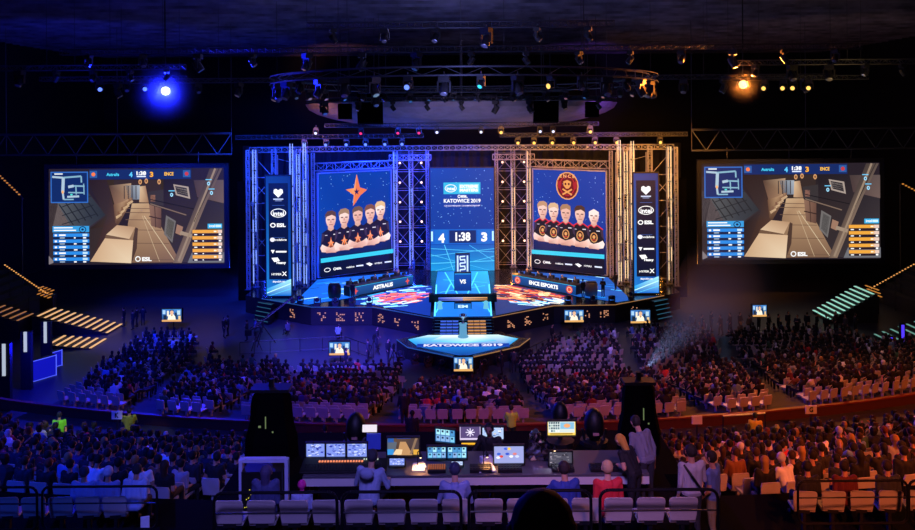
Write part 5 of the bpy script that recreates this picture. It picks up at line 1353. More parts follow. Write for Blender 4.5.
# black shrouded follow-spot towers
def shroud(px0, px1, py0, Y, z0, lab, sgn):
    x0, x1 = PX(px0, Y), PX(px1, Y); cx = (x0 + x1) / 2; w_ = (x1 - x0); zt = P(cx, py0, Y).z
    zt = 18 - (py0 - 120) * Y / F
    r = empty('followspot_tower', (cx, Y, z0), lab, 'light tower')
    m = MB(); h = zt - z0
    m.lathe((cx, Y, z0), [(w_ * .62, 0), (w_ * .6, h * .3), (w_ * .5, h * .55), (w_ * .47, h * .8), (w_ * .44, h * .93), (w_ * .36, h)], 9); m.build('black_shroud', blackmatt, r, absolute=True)
    m = MB(); m.box((cx, Y, zt + .03), (w_ * .9, w_ * .5, .06)); m.cyl((cx, Y, zt), (cx, Y, zt + .22), .06); m.build('top_plate', black, r, absolute=True)
    m = MB(); m.box((cx + .02 * sgn, Y - w_ * .5, z0 + h * .62), (.02, .012, .24)); m.box((cx - .14, Y - w_ * .5, z0 + h * .56), (.05, .012, .04)); m.box((cx + .12, Y - w_ * .5, z0 + h * .48), (.03, .012, .03)); m.build('status_lights', glow('status_green', '#7c9060', .6), r, absolute=True)
shroud(251, 294, 388, 16.4, FRZ, 'tall black shrouded light tower left of the production table', -1)
shroud(622, 657, 384, 16.6, FRZ, 'tall black shrouded light tower right of the production table', 1)
# two big lamp heads seen from behind
for px, py, lab in ((356, 428, 'black round-backed lamp head behind the left touch screens'), (594, 424, 'black oval lamp head with a pinkish glint behind the yellow-framed monitor'), (560, 414, 'smaller black lamp head just behind the yellow-framed monitor')):
    Y = 16.9; q = P(px, py, Y); x = q.x; z = q.z; k = .8 if px == 560 else 1
    r = empty('lamp_head_fixture', (x, Y, FRZ), lab, 'light fixture')
    m = MB(); m.lathe((x, Y, FRZ), [(.3, 0), (.3, .08), (.05, .1), (.05, z - FRZ - .3)], 10); m.build('stand', black, r, absolute=True)
    m = MB(); m.tube([(x - .25 * k, Y, z - .1), (x - .2 * k, Y, z - .32), (x + .2 * k, Y, z - .32), (x + .25 * k, Y, z - .1)], .03); m.build('yoke', black, r, absolute=True)
    m = MB(); m.ell((x, Y, z), (.21 * k, .26 * k, .33 * k), 14, 10); m.build('lamp_body', black, r, absolute=True, smooth=True)
    m = MB(); m.box((x, Y - .24 * k, z - .12), (.12, .06, .05)); m.build('painted_glint', mat('glint_pink', '#d09c94', .4, .3), r, absolute=True)  # pinkish glint on the lamp body, painted as a small pale box

# ------------------------------------------------------------------ people near the desk
def near(px, Y, z, rz, key, cl, lab, vox=.0095, **k):
    return person((PX(px, Y), Y, z), rz, key, vox, cl, lab, name='person', fingers=True, **k)
o = near(369, 13.35, FRZ, -.25, 'hoodie', cols('#8d9ab8', '#2c2c34', trouser='#20222c'), 'man in a light grey hoodie and dark cap bent towards the lighting console', lean=.22, arms=((-.1, .1, -.24), (-.02, .36, -.16)))
m = MB(); m.ell((0, -.1, 1.0), (.13, .08, .1), 10, 6); m.build('hood', mat('hood_cloth', '#8490ac', .9), o, smooth=True)
near(455, 12.98, FRZ - .08, 0, 'cap', cols('#7884b0', '#262c48', trouser='#20222c'), 'person in a pale blue top and backwards dark cap below the multi-view monitors', lean=.25, arms=((-.08, .1, -.26), (.04, .3, -.3)))
near(566, 12.98, FRZ - .05, .2, 'navy', cols('#243a8c', '#241a18'), 'dark-haired person in a blue jacket seated before the dark grey monitor', lean=.1, arms=(((-.16, .14, -.2), (-.1, .34, -.2)), ((-.05, 0, -.27), (.06, .25, -.3))))
near(608, 12.98, FRZ - .02, .15, 'red', cols('#c42430', '#b89870', skin='#d0a088'), 'short-haired man in a bright red shirt seated at the right end of the table', lean=.0)
near(491, 15.0, FRZ, 2.9, 'blackman', cols('#0c0c10', '#0c0a0c', skin='#7c5c50', trouser='#0c0c10'), 'person in black working behind the map monitor', sc=.92, lean=.15, arms=((-.12, .14, -.2), (-.04, .38, -.2)), )
near(647, 14.0, FRZ, .5, 'tallman', cols('#6c6c7c', '#1c1616', trouser='#26262e'), 'tall dark-haired man in a grey shirt standing at the right end of the table', seated=False, sc=.93, lean=.42, arms=(((-.08, .05, -.27), (.0, .24, -.3)), ((-.05, -.02, -.28), (-.02, .05, -.52))))
near(635, 13.6, FRZ, .75, 'blonde', cols('#0e0e14', '#c08a30', sleeve=SK, skin='#c89478', trouser='#14141c'), 'woman with long blonde hair and black shirt standing beside the tall man', seated=False, female=True, lean=.5, sc=.85, arms=(((-.07, .0, -.28), (.05, .2, -.2)), ((-.07, 0, -.27), (.03, .22, -.22))))
o = near(692, 13.6, FRZ - .45, .2, 'strap', cols('#a8a4b0', '#241c1c', trouser='#2a2a30'), 'man in a white shirt with black shoulder strap at the end of the front row', seated=False, arms=(((-.05, -.04, -.28), (-.04, .06, -.54)), ((-.05, 0, -.27), (.06, .22, -.2))))
m = MB(); m.tube([(-.17, -.04, 1.44), (-.08, -.14, 1.3), (.06, -.14, 1.1), (.17, -.09, .92)], .022, 6); m.build('shoulder_strap', black, o)
near(713, 14.3, FRZ - .85, .9, 'tee', cols('#5a6ea8', '#201818', sleeve=SK, skin='#c08c78', trouser='#8a7a5c'), 'man in a blue-grey t-shirt seen from the side right of the shoulder-strap man', seated=False, legs=.08, arms=((-.05, -.02, -.28), (-.02, .16, -.48)))
near(302, 12.98, FRZ + .1, .1, 'magenta', cols('#8c98c0', '#d0208c', skin='#d0208c'), 'small person with bright magenta hair seated low in the front row', sc=.7)
near(266, 13.0, FRZ, 0, 'seatedf', cols('#39406c', '#3a3458'), 'person in a dark top seated in the front row beside the magenta-haired one', female=True, head=(0, 0, -.06))
# closest head at the bottom edge
plt = None
person(((543 - CX - 3) * 2.35 / F, 2.35, 15.575), 0, 'closest', .008, cols('#14141a', '#30140e'), 'dark head with reddish-brown hair at the very bottom edge, closest to the camera', name='person', fingers=True, female=True)
# people in side rows, near left
for px, Y, z, cl, lab, kw in ((335, 0, 0, None, None, None),):
    pass
sd = [(84, 16.3, '#8ea4d8', '#30384c', 'broad-shouldered man in a pale shirt seated by the left guard rail', {}), (134, 16.1, '#96acd8', '#20242c', 'person in a pale blue shirt at the end of the left guard rail', dict(lean=.2)), (108, 17.0, '#7c90c8', '#c8d0e8', 'person in a pale cap raising a hand behind the left rail', {}),
      (845, 16.1, '#5c1c1c', '#1c1210', 'large person in a dark red shirt seated above the orange-lit seats', {}), (888, 16.2, '#2a2c30', '#241814', 'person in a dark grey shirt seated at the right edge', {}), (808, 16.0, '#1c1c22', '#181414', 'person in black with a white collar seated at the left end of the orange-lit row', {})]
for i, (px, Y, sh, ha, lab, kw) in enumerate(sd):
    near(px, 15.9, 9.85, 0, 'side%d' % (1 if kw else 0), cols(sh, ha), lab, vox=.014, **kw)
# ------------------------------------------------------------------ stewards and standing people
STN = {}
def standing(loc, rz, cl, lab, grp=None, pose=0, name='person'):
    pk = [dict(seated=False), dict(seated=False, arms=((-.1, .04, -.26), (.2, .18, -.18))), dict(seated=False, legs=.12, arms=((-.06, .05, -.28), (-.03, .18, -.48)))][pose]
    return person(loc, rz, 'stand%d' % pose, .024, cl, lab, grp, name=name, **pk)
def zt2(y, x):
    rr = YC - y if abs(x) < .1 else math.hypot(x, YC - y)
    for T in (T2, T1):
        for r_, z in reversed(T):
            if rr >= r_: return z if rr < r_ + (1.15 if T is T1 else .95) else (5.2 if T is T1 else 9.85)
    return 0
def stew(px, py_top, Y, cl, lab, pose=0, rz=0):
    x = PX(px, Y); z = zt2(Y, x); return standing((x, Y, z), rz, cl, lab, None, pose)
vest = glow  # (plain cloth; narrow spots are added to light the vests)
stew(60, 405, 30.2, cols('#8cff2c', '#20222c', sleeve='#39405c', trouser='#3a4468'), 'steward in a bright yellow-green vest standing in the left stand', 0, .2)
stew(130, 405, 30.6, cols('#9ca02c', '#1c1c22', sleeve='#39405c'), 'steward in a dull yellow vest stooping beside the K sign', 1, .4)
stew(756, 415, 29.6, cols('#e0a030', '#1c1410', sleeve='#d09030'), 'steward in an amber vest in the right stand by the white handrail', 0, -.3)
stew(512, 398, 31.0, cols('#a8b048', '#241810', sleeve=SK, trouser='#0c0c10'), 'steward in a yellow-green shirt and black trousers in the centre aisle', 1, 0)
stew(326, 432, 27.0, cols('#40e060', '#2a1c18', sleeve='#30a050'), 'person in a green vest low behind the left touch screens', 0, .5)
stew(413, 398, 30.5, cols('#10121c', '#10121c', skin='#2a2c40'), 'dark figure standing in the centre aisle left of the production table', 0, 0)
stew(405, 395, 33.0, cols('#14162a', '#10121c'), 'second dark figure standing in the left centre aisle further down', 2, .3)
# standing staff on the arena floor
rd = random.Random(17)
def row_stand(lst, lab, grp):
    for i, (px, py) in enumerate(lst):
        q = G(px, py, 0); standing(tuple(q), rd.uniform(-3, 3), cols(rd.choice(['#101016', '#16161e', '#22242e', '#0c0c12', '#34363e']), rd.choice(['#100c0c', '#2a1c14', '#0c0c10'])), lab % nth(i), grp, rd.randrange(3))
row_stand([(692 + i * 9.6, 334 + 2 * math.sin(i * 2.4)) for i in range(18)], 'person in dark clothes along the back right of the stage, %s from the left', 'people standing along the back on the right')
row_stand([(224, 338), (228, 336), (247, 341), (124, 327), (133, 330), (137, 327), (143, 326)], 'person in dark clothes on the floor left of the stage, %s of the group', 'people standing left of the stage')
row_stand([(368, 362), (377, 349), (388, 362), (346, 372)], 'person in dark clothes standing on the open floor before the stage, %s of the group', 'people on the open floor')
row_stand([(552, 346), (502, 375), (514, 373), (482, 386)], 'person standing at the right of the front stage tip, %s of the group', 'people at the right of the front stage')
row_stand([(840 + i * 9, 350 + i * 3) for i in range(7)], 'person in dark clothes below the teal-lit stairs, %s from the left', 'people below the teal-lit stairs')
for i, (x, y) in enumerate(((-10.0, 72.6), (-5.2, 85.4), (-4.0, 84.9), (11.0, 73.2), (12.9, 73.6), (14.6, 76.4))):
    standing((x, y, ZS + .03), rd.uniform(-3, 3), cols('#0c0c12', '#14100e', skin='#6c5048'), ['dark figure standing before the left team desk', 'dark figure standing between left tower and centre screen', 'second dark figure standing beside the centre screen', 'dark figure standing at the outer end of the right team desk', 'thin dark figure standing right of the right team desk', 'dark figure standing by the gold towers right of the stage'][i], None, i % 3)
# operators seated on stools on the open floor
for i, (px, py, sh, lab) in enumerate(((288, 336, '#3c3c48', 'person seated on a stool near the camera crane'), (338, 340, '#7c9484', 'person in a grey-green shirt seated on a stool on the open floor'), (255, 333, '#5c6488', 'person seated beside the camera crane'))):
    q = G(px, py, 0); person(tuple(q), .8 - i, 'oper', .025, cols(sh, '#2a2018'), lab, name='person', lean=.15)
    r = empty('stool', tuple(q), 'small black stool, %s on the open floor' % ['leftmost by the crane', 'under the grey-green shirt', 'beside the camera crane'][i], 'stool'); m = MB(); m.cyl((0, 0, .36), (0, 0, .41), .17, n=10); m.build('seat', black, r); 
    for a in range(3):
        m = MB(); m.cyl((0, 0, .36), (.18 * math.cos(a * 2.1), .18 * math.sin(a * 2.1), 0), .015); m.build('leg', black, r)
# ------------------------------------------------------------------ camera crane and tripods
q = G(263, 344, 0)
r = empty('camera_crane', tuple(q), 'black camera crane on a tripod left of the stage', 'camera crane')
m = MB()
for a in (.3, 2.4, 4.5): m.cyl((0, 0, 1.5), (1.0 * math.cos(a), 1.0 * math.sin(a), 0), .05)
m.cyl((0, 0, 1.3), (0, 0, 1.8), .09); m.build('tripod', black, r)
m = MB(); m.cyl((-.9, -.6, 1.2), (2.1, 1.3, 3.4), .06); m.cyl((-.9, -.6, 1.4), (2.1, 1.3, 3.5), .03); m.box((-1.0, -.65, 1.1), (.5, .3, .45)); m.build('boom', black, r)
m = MB(); m.box((2.15, 1.35, 3.2), (.3, .5, .35)); m.cyl((2.15, 1.6, 3.2), (2.15, 1.85, 3.2), .1); m.build('camera', black, r)
for i, (px, py, lab) in enumerate(((256, 352, 'tripod with a broadcast camera left of the crane'), (394, 366, 'tripod with a broadcast camera near the front stage'), (374, 356, 'tripod with a broadcast camera beside the two standing operators'))):
    q = G(px, py, 0); r = empty('camera_tripod', tuple(q), lab, 'camera')
    for a in (.5, 2.6, 4.7): m = MB(); m.cyl((0, 0, 1.25), (.5 * math.cos(a), .5 * math.sin(a), 0), .03); m.build('leg', black, r)
    m = MB(); m.box((0, 0, 1.45), (.2, .45, .28)); m.cyl((0, .22, 1.45), (0, .5, 1.45), .08, .1, 8); m.box((0, -.2, 1.62), (.1, .12, .1)); m.build('camera_body', black, r)
# confidence monitors
for px0, px1, py0, py1, bs, lab in ((163.5, 183, 309, 321.5, 330, 'small floor monitor showing the broadcast far left of the stage'), (330.5, 351, 342, 355, 365, 'small floor monitor on the open floor left of the front stage'), (455, 474, 357, 371, 378, 'small floor monitor at the tip of the front stage'),
                                    (566, 585, 310, 322, 331, 'small floor monitor under the right wing of the stage'), (632, 651.5, 310, 323, 331, 'small floor monitor right of the stage steps'), (754, 768, 305, 316.5, 333, 'small floor monitor at the back right among standing people')):
    q = G((px0 + px1) / 2, bs, 0); monitor(px0 + 3 * 0, px1, py0, py1, q.y, ui_people, lab, base=0., seed=int(px0))
# ------------------------------------------------------------------ signs, rails, barriers
def sign(px, py, Y, w_, h_, txt, lab, col='#9fb0d8', tc='#101838'):
    q = P(px, py, Y); z0 = zt2(Y, q.x)
    r = empty('row_sign' if txt else 'blank_sign', (q.x, Y, z0), lab, 'sign')
    m = MB(); m.box((q.x, Y, q.z), (w_, .04, h_)); m.build('board', mat('sign_board' , '#ecebe4', .6), r, absolute=True)
    m = MB(); m.box((q.x, Y + .03, (z0 + q.z) / 2), (.05, .03, q.z - z0)); m.build('post', dark, r, absolute=True)
    if txt:
        vs, fs = text2d(txt, .04); h2 = h_ * .62; w2 = h2 * .75; m = MB()
        m.add([(q.x - w2 / 2 + x * w2, Y - .026, q.z - h2 / 2 + y * h2) for x, y in vs], fs); m.build('letter', mat('sign_letter', '#12141c'), r, absolute=True)
sign(117, 415, 31.8, .42, .33, 'K', 'small square sign with the letter K in the left stand')
sign(811, 409.5, 32.6, .46, .34, 'G', 'small square sign with the letter G in the right stand')
sign(697, 420, 31.2, .4, .32, '', 'blank white sign beside the dark aisle in the right stand')
q = P(173, 488, 17); m = MB(); m.box((q.x, 15.5, q.z + .0), (.16, .02, .28), .25, rx=0)
for i in range(4): pass
r = empty('notice_board', (q.x, 15.5, 9.85), 'small tilted notice sheet on a stand beside the left stairs', 'sign'); m.build('sheet', white, r, absolute=True)
m = MB(); m.cyl((q.x, 15.52, 9.85), (q.x, 15.52, q.z), .015); m.box((q.x, 15.52, 9.86), (.3, .3, .02)); m.build('stand', black, r, absolute=True)
r = empty('handrail', (7.9, 30.6, 6), 'thin white handrail in the right stand beside the amber-vest steward', 'railing')
m = MB(); a, b = P(723, 416, 30.8), P(765, 413, 30.8); m.cyl(a, b, .03); m.build('rail', mat('white_rail', '#d8d0b0', .4), r, absolute=True)
m = MB()
for t in (a, b): m.cyl(t, (t.x, t.y, zt2(30.8, t.x)), .025)
m.build('post', black, r, absolute=True)
# crowd barriers at the open floor
pts = [G(240, 356, 0), G(300, 352, 0), G(345, 350, 0), G(372, 360, 0)]
for i in range(3):
    a, b = pts[i], pts[i + 1]; r = empty('crowd_barrier', tuple((a + b) / 2), 'thin black crowd barrier on the open floor, %s from the left' % nth(i), 'barrier', 'barriers on the open floor')
    m = MB(); m.cyl(a + Vector((0, 0, 1.05)), b + Vector((0, 0, 1.05)), .03); m.cyl(a + Vector((0, 0, .15)), b + Vector((0, 0, .15)), .025)
    for t in (0, .5, 1): c_ = a.lerp(b, t); m.cyl(c_, c_ + Vector((0, 0, 1.05)), .025)
    m.build('barrier_frame', black, r, absolute=True)
a, b = G(510, 372, 0), G(560, 346, 0); r = empty('crowd_barrier', tuple((a + b) / 2), 'thin black crowd barrier right of the front stage', 'barrier')
m = MB(); m.cyl(a + Vector((0, 0, 1.05)), b + Vector((0, 0, 1.05)), .03)
for t in (0, .25, .5, .75, 1): c_ = a.lerp(b, t); m.cyl(c_, c_ + Vector((0, 0, 1.05)), .025)
m.build('barrier_frame', black, r, absolute=True)
# ------------------------------------------------------------------ side stands with lit steps
def lit_block(name, x0, x1, z0, z1, y0, y1, n, col, lab, st=1., hh=.07):
    r = empty(name, ((x0 + x1) / 2, (y0 + y1) / 2, 0), lab, 'stairs'); m = MB()
    dx = (x1 - x0) / n; dz = (z1 - z0) / n
    for i in range(n):
        z = z0 + dz * (i + 1); m.box((x0 + dx * (i + .5), (y0 + y1) / 2, z / 2 + .005), (abs(dx) * .98, y1 - y0, z))
    m.build('treads', dark, r, absolute=True)
    for i in range(n):
        z = z0 + dz * (i + 1); g = MB(); g.box((x0 + dx * (i + .12), (y0 + y1) / 2, z + .03), (.1 + hh, y1 - y0 - .1, .05)); g.build('step_light', glow(col[0], col[1], st), r, absolute=True)
lit_block('lit_steps', -30.2, -36.6, .0, 1.6, 67.9, 70.9, 11, ('step_warm', '#f0b87c'), 'large block of warm-lit steps left of the stage floor', 1.0, .1)
lit_block('lit_steps', -29.6, -33.6, .0, .35, 63.6, 66.4, 6, ('step_warm', '#f0b87c'), 'smaller block of warm-lit steps nearer the camera on the left', .9, .1)
lit_block('lit_steps', -37.0, -40.0, 1.4, 2.3, 66.5, 69, 5, ('step_dim', '#c08050'), 'dim orange block of steps at the far left', .6)
lit_block('lit_steps', 32.0, 36.2, .1, 2.5, 69.8, 73.2, 10, ('step_green', '#9ce0cc'), 'teal-lit flight of steps below the right big screen', .9, .1)
lit_block('lit_steps', 33.6, 38.2, .0, 1.4, 62.5, 65.5, 7, ('step_green2', '#80c0b0'), 'second teal-lit flight of steps nearer at the far right', .5)
# upper side stands with dotted aisle lights
for s in (-1, 1):
    sd_ = 'left' if s < 0 else 'right'
    m = MB()
    for i in range(14): m.prism([(s * (40.4 + i * .8), 78), (s * 51.6, 78), (s * 51.6, 60), (s * (40.4 + i * .8), 60)], .9 + i * .5 if i else 0, 1.4 + i * .5)
    m.build('side_stand', mat('side_stand_dark', '#24242a', .9))['kind'] = 'structure'
    A, B = ((5, 265), (52, 297)) if s < 0 else ((925, 258), (866, 291))
    mm = empty('aisle_lights', tuple(P(*A, 74)), 'diagonal string of small warm aisle lights on the %s side stand' % sd_, 'lights'); g = MB()
    for i in range(22):
        t = i / 21; q = P(A[0] + (B[0] - A[0]) * t, A[1] + (B[1] - A[1]) * t, 74); g.box(q, (.1, .1, .08))
    a, b = P(*A, 74.1), P(*B, 74.1); g2 = MB(); g2.cyl(a - Vector((0, 0, .1)), b - Vector((0, 0, .1)), .05, n=4)
    for t in (.1, .5, .9): c_ = a.lerp(b, t); g2.cyl(c_ - Vector((0, 0, .1)), (c_.x, c_.y, 0), .04)
    g.build('light_dots', glow('dots_warm', '#ffb060', 1.1), mm, absolute=True); g2.build('handrail', black, mm, absolute=True)
    mm['kind'] = 'thing' if 0 else mm.get('kind', 'thing'); del mm['kind']
    px0, py0 = (47, 291) if s < 0 else (872, 290)
    r = empty('step_lights', tuple(P(px0, py0, 72.4)), 'small cluster of orange step lights at the foot of the %s aisle lights' % sd_, 'lights')
    g = MB()
    for i in range(4):
        for j in range(3): q = P(px0 - 5 + i * 3.4 - s * -1.5 * j, py0 - 4 + i * 1.2 + j * 3.4, 72.4); g.box(q, (.14, .5, .05))
    g.build('light_dots', glow('dots_orange', '#f09840', .6), r, absolute=True)
    q = P(px0, py0 + 4, 73); g = MB(); g.box((q.x, 73.2, q.z / 2), (1.2, .6, q.z)); g.build('block', dark, r, absolute=True)
g = MB(); r = empty('aisle_lights', tuple(P(10, 185, 70)), 'short string of orange lights at the top of the left side', 'lights')
for i in range(9): g.box(P(0 + i * 2.4, 176 + i * 2.3, 75), (.16, .1, .12))
g.build('light_dots', glow('dots_orange', '#f09840'), r, absolute=True); g = MB(); g.cyl(P(-6, 171, 75.1), P(24, 199, 75.1), .06); g.cyl(P(22, 197, 75.1), P(22, 197, 75.1) * 1 - Vector((0, 0, 11)), .05); g.build('rail', black, r, absolute=True)
g = MB(); r = empty('aisle_lights', tuple(P(905, 187, 70)), 'short string of orange lights at the right edge beside the big screen', 'lights')
for i in range(5): g.box(P(903 + i * 3, 184 + i * 1.6, 75), (.16, .1, .12))
g.build('light_dots', glow('dots_orange', '#f09840'), r, absolute=True); g = MB(); g.cyl(P(898, 183, 75.1), P(925, 193, 75.1), .06); g.cyl(P(900, 184, 75.1), P(900, 184, 75.1) - Vector((0, 0, 11)), .05); g.build('rail', black, r, absolute=True)
# lit pylons and blue booths on the left, violet lamps on the right
for i, (px, py0, py1, Y) in enumerate(((3.5, 344, 376, 50), (25, 332, 352, 54), (45, 322, 343, 58))):
    a, b = P(px, py0, Y), P(px, py1, Y); r = empty('light_pylon', (a.x, Y, 0), 'upright pale-lit pylon on the far left, %s' % ['nearest of three', 'middle of three', 'farthest of three'][i], 'lamp', 'pale pylons at the far left')
    m = MB(); m.box((a.x, Y + .2, a.z / 2), (.7, .3, a.z)); m.build('pylon_body', dark, r, absolute=True)
    m = MB(); m.box((a.x, Y + .02, (a.z + b.z) / 2), (.2, .06, a.z - b.z)); m.build('light_panel', glow('pylon_white', '#b8c4d8', .9), r, absolute=True)
for i, (px, py, w_, h_) in enumerate(((41, 372, 2.3, 1.5), (57, 359, .8, 1.2))):
    q = G(px, py + 8, 0); rz = .35
    r = empty('blue_booth', tuple(q), ['wide', 'narrow'][i] + ' glowing blue booth wall at the left of the floor', 'booth')
    r.rotation_euler = (0, 0, 1.05)
    m = MB(); m.box((0, .2, h_ / 2), (w_, .3, h_)); m.build('booth_body', dark, r)
    m = MB(); m.box((0, .02, h_ / 2), (w_ - .1, .05, h_ - .1)); m.build('blue_panel', glow('booth_blue', '#1216c8', .8), r)
    m = MB()
    for z in (.05, h_ - .05): m.box((0, 0.0, z), (w_, .05, .05))
    for x in (-w_ / 2, w_ / 2): m.box((x, 0.0, h_ / 2), (.05, .05, h_))
    m.build('edge_tubes', glow('tube_blue', '#5060ff', 1.1), r)
for i, (px, py, h_) in enumerate(((876, 360, 1.4), (891, 356, 1.9), (903, 352, 2.6))):
    q = G(px, py + 6, 0); r = empty('violet_lamp', tuple(q), 'upright violet-blue lamp post at the right of the floor, %s' % ['leftmost', 'middle', 'rightmost'][i], 'lamp', 'violet lamps at the right')
    m = MB(); m.box((0, .1, h_ / 2), (.4, .2, h_)); m.build('post', dark, r)
    m = MB(); m.box((0, -.02, h_ * .65), (.2, .05, h_ * .6)); m.build('light_panel', glow('violet', '#5038ff', 1.2), r)
# ------------------------------------------------------------------ big side lamps
def big_lamp(px, py, Y, col, lab, energy, tgt, st, spot=1.3, ecol=None):
    q = P(px, py, Y); r = empty('followspot', tuple(q), lab, 'spotlight')
    d = (Vector(tgt) - q).normalized(); toC = (Vector((0, 0, 18)) - q).normalized()
    m = MB(); m.cyl(q - toC * -.05, q - toC * .6, .42, .3, 12); m.build('lamp_body', black, r, absolute=True)
    m = MB(); m.cyl(q + toC * .06, q + toC * .1, .31, .28, 16); m.build('lens', glow(lab[:8] + '_lens', col, st), r, absolute=True)
    m = MB(); m.cyl(q - toC * .3, (q - toC * .3).xyz + Vector((0, 0, 27.2 - q.z)), .05); m.build('hanging_pole', black, r, absolute=True)
    l = bpy.data.lights.new('spot', 'SPOT'); l.energy = energy; l.color = lin(ecol or col); l.spot_size = spot; l.spot_blend = .6; l.shadow_soft_size = .4
    lo = bpy.data.objects.new('spot', l); COL.objects.link(lo); lo.parent = r; lo.location = toC * .5; lo.rotation_euler = d.to_track_quat('-Z', 'Y').to_euler()
big_lamp(165.5, 91, 60, '#ffffff', 'bright blue-haloed followspot hanging above the left big screen', 42000, (-8, 8, 13), 3, ecol='#1620ff', spot=2.0)
big_lamp(743, 84.5, 60, '#fff0a0', 'bright yellow followspot hanging above the right big screen', 19000, (8, 8, 13), 1.3, ecol='#ff8a30', spot=2.0)
for i, (px, py, c) in enumerate(((143, 93, 'blue'), (98, 99, 'blue'), (125, 94, 'off'), (766, 86, 'warm'), (785, 88, 'warm'), (795, 88, 'warm'), (811, 89, 'warm'))):
    q = P(px, py, 60); put(c, (q.x, 60.3, P(165 if px < 400 else 743, 86, 60).z + .44), .5 if px < 400 else -.6, 'small %s lamp beside the %s followspot, %s along' % ({'blue': 'blue', 'off': 'unlit', 'warm': 'yellow'}[c], 'left' if px < 400 else 'right', nth(i if i < 3 else i - 3)), 'lamps beside the followspots')
for s in (-1, 1):
    q = P(165 if s < 0 else 743, 86, 60); m = MB(); xa, xb = sorted((q.x - s * 1.5, q.x + s * 9.5)); m.truss((xa, 60.3, q.z + .6), (xb, 60.3, q.z + .6), .3, r=.03, rd=.018)
    for x in (xa + .5, xb - .5): m.cyl((x, 60.3, q.z + .7), (x, 60.3, 27.4), .02, n=3)
    tag(m.build('side_lighting_bar', alud, None, origin=((xa + xb) / 2, 60.3, q.z)), 'lighting bar carrying the %s followspot row' % ('left' if s < 0 else 'right'), 'truss')
# balls of haze added round the two followspots to make their halos
def haze(q, r_, col, e, lab):
    m = bpy.data.materials.new('halo_haze'); m.use_nodes = True; nt = m.node_tree; nt.nodes.remove(nt.nodes['Principled BSDF'])
    v = nt.nodes.new('ShaderNodeVolumeScatter'); v.inputs['Anisotropy'].default_value = .2; v.inputs['Color'].default_value = (1, 1, 1, 1)
    tc = nt.nodes.new('ShaderNodeTexCoord'); g = nt.nodes.new('ShaderNodeTexGradient'); g.gradient_type = 'SPHERICAL'
    mp = nt.nodes.new('ShaderNodeMapping'); mp.inputs['Scale'].default_value = (1 / r_,) * 3; mu = nt.nodes.new('ShaderNodeMath'); mu.operation = 'MULTIPLY'; mu.inputs[1].default_value = .085
    nt.links.new(tc.outputs['Object'], mp.inputs['Vector']); nt.links.new(mp.outputs['Vector'], g.inputs['Vector']); pw = nt.nodes.new('ShaderNodeMath'); pw.operation = 'POWER'; pw.inputs[1].default_value = 2.6; nt.links.new(g.outputs['Fac'], pw.inputs[0]); nt.links.new(pw.outputs[0], mu.inputs[0])
    nt.links.new(mu.outputs[0], v.inputs['Density']); nt.links.new(v.outputs['Volume'], nt.nodes['Material Output'].inputs['Volume'])
    o = MB().ell((0, 0, 0), r_, 20, 14).build('haze', m); o.location = q; tag(o, lab, 'haze', None, 'stuff')
haze(P(165.5, 91, 60), 3.6, '#1010ff', 240, 'ball of haze added for the blue halo of the left followspot')
haze(P(743, 84.5, 60), 2.2, '#ffa010', 50, 'ball of haze added for the amber halo of the right followspot')
# a faint beam rising from the right light tower over the floor
bs_, be_ = Vector((3.95, 17.3, 12.6)), P(728, 280, 66); L_ = (be_ - bs_).length; bd = (be_ - bs_).normalized()
m = bpy.data.materials.new('beam_haze'); m.use_nodes = True; nt = m.node_tree; nt.nodes.remove(nt.nodes['Principled BSDF'])
v = nt.nodes.new('ShaderNodeVolumeScatter'); v.inputs['Density'].default_value = .0035; v.inputs['Anisotropy'].default_value = .0; nt.links.new(v.outputs['Volume'], nt.nodes['Material Output'].inputs['Volume'])
o = MB().cyl(bs_ + bd * .4, be_, .1, L_ * .075, 20).build('haze', m, None, origin=tuple(bs_)); tag(o, 'faint grey-blue beam of light through haze from the right light tower', 'haze', None, 'stuff')
l = bpy.data.lights.new('beam_light', 'SPOT'); l.energy = 30000; l.color = lin('#a8b8ff'); l.spot_size = 2 * math.atan(.07); l.spot_blend = .8; l.shadow_soft_size = .04
lo = bpy.data.objects.new('beam_light', l); COL.objects.link(lo); lo.location = bs_; lo.rotation_euler = bd.to_track_quat('-Z', 'Y').to_euler()
# ------------------------------------------------------------------ lights
def light(kind, loc, tgt, energy, col, size=1., spot=1.2, blend=.5, sy=None, name='unseen_light'):
    l = bpy.data.lights.new(name, kind); l.energy = energy; l.color = lin(col)
    if kind == 'AREA': l.size = size; l.shape = 'RECTANGLE'; l.size_y = sy or size
    elif kind == 'SPOT': l.spot_size = spot; l.spot_blend = blend; l.shadow_soft_size = size
    else: l.shadow_soft_size = size
    o = bpy.data.objects.new(name, l); COL.objects.link(o); o.location = loc
    o.rotation_euler = (Vector(tgt) - Vector(loc)).to_track_quat('-Z', 'Y').to_euler(); return o
# house wash from the roof above the stands
light('SPOT', (-26, 10, 26), (-14, 27, 5), 24000, '#1430ff', 1.5, 1.0)
light('SPOT', (-9, 1, 25), (-8.5, 16, 10), 6500, '#2c50ff', 1., .5)
light('SPOT', (-24, 36, 21), (-22, 56, 0), 9500, '#1a34ff', 1.5, 1.1)
light('SPOT', (26, 10, 26), (15, 27, 5), 25000, '#ff6a24', 1.5, 1.0)
light('SPOT', (9, 1, 25), (8.8, 15.9, 10), 19000, '#ff7444', 1., .42)
light('SPOT', (24, 36, 21), (22, 56, 0), 4500, '#c08878', 1.5, 1.2)
light('SPOT', (-1, 2, 25), (-1, 13.2, 11), 9500, '#8c7cff', 1., .66)
light('SPOT', (3, 2, 25), (3, 13.0, 11), 4500, '#ff9898', 1., .42)
light('SPOT', (0, 34, 21.5), (4, 50, 1), 3600, '#8070d8', 1.5, .9)
light('SPOT', (-8, 45, 19.3), (-9.5, 64, 0), 190000, '#4c44ff', 1.5, .56)
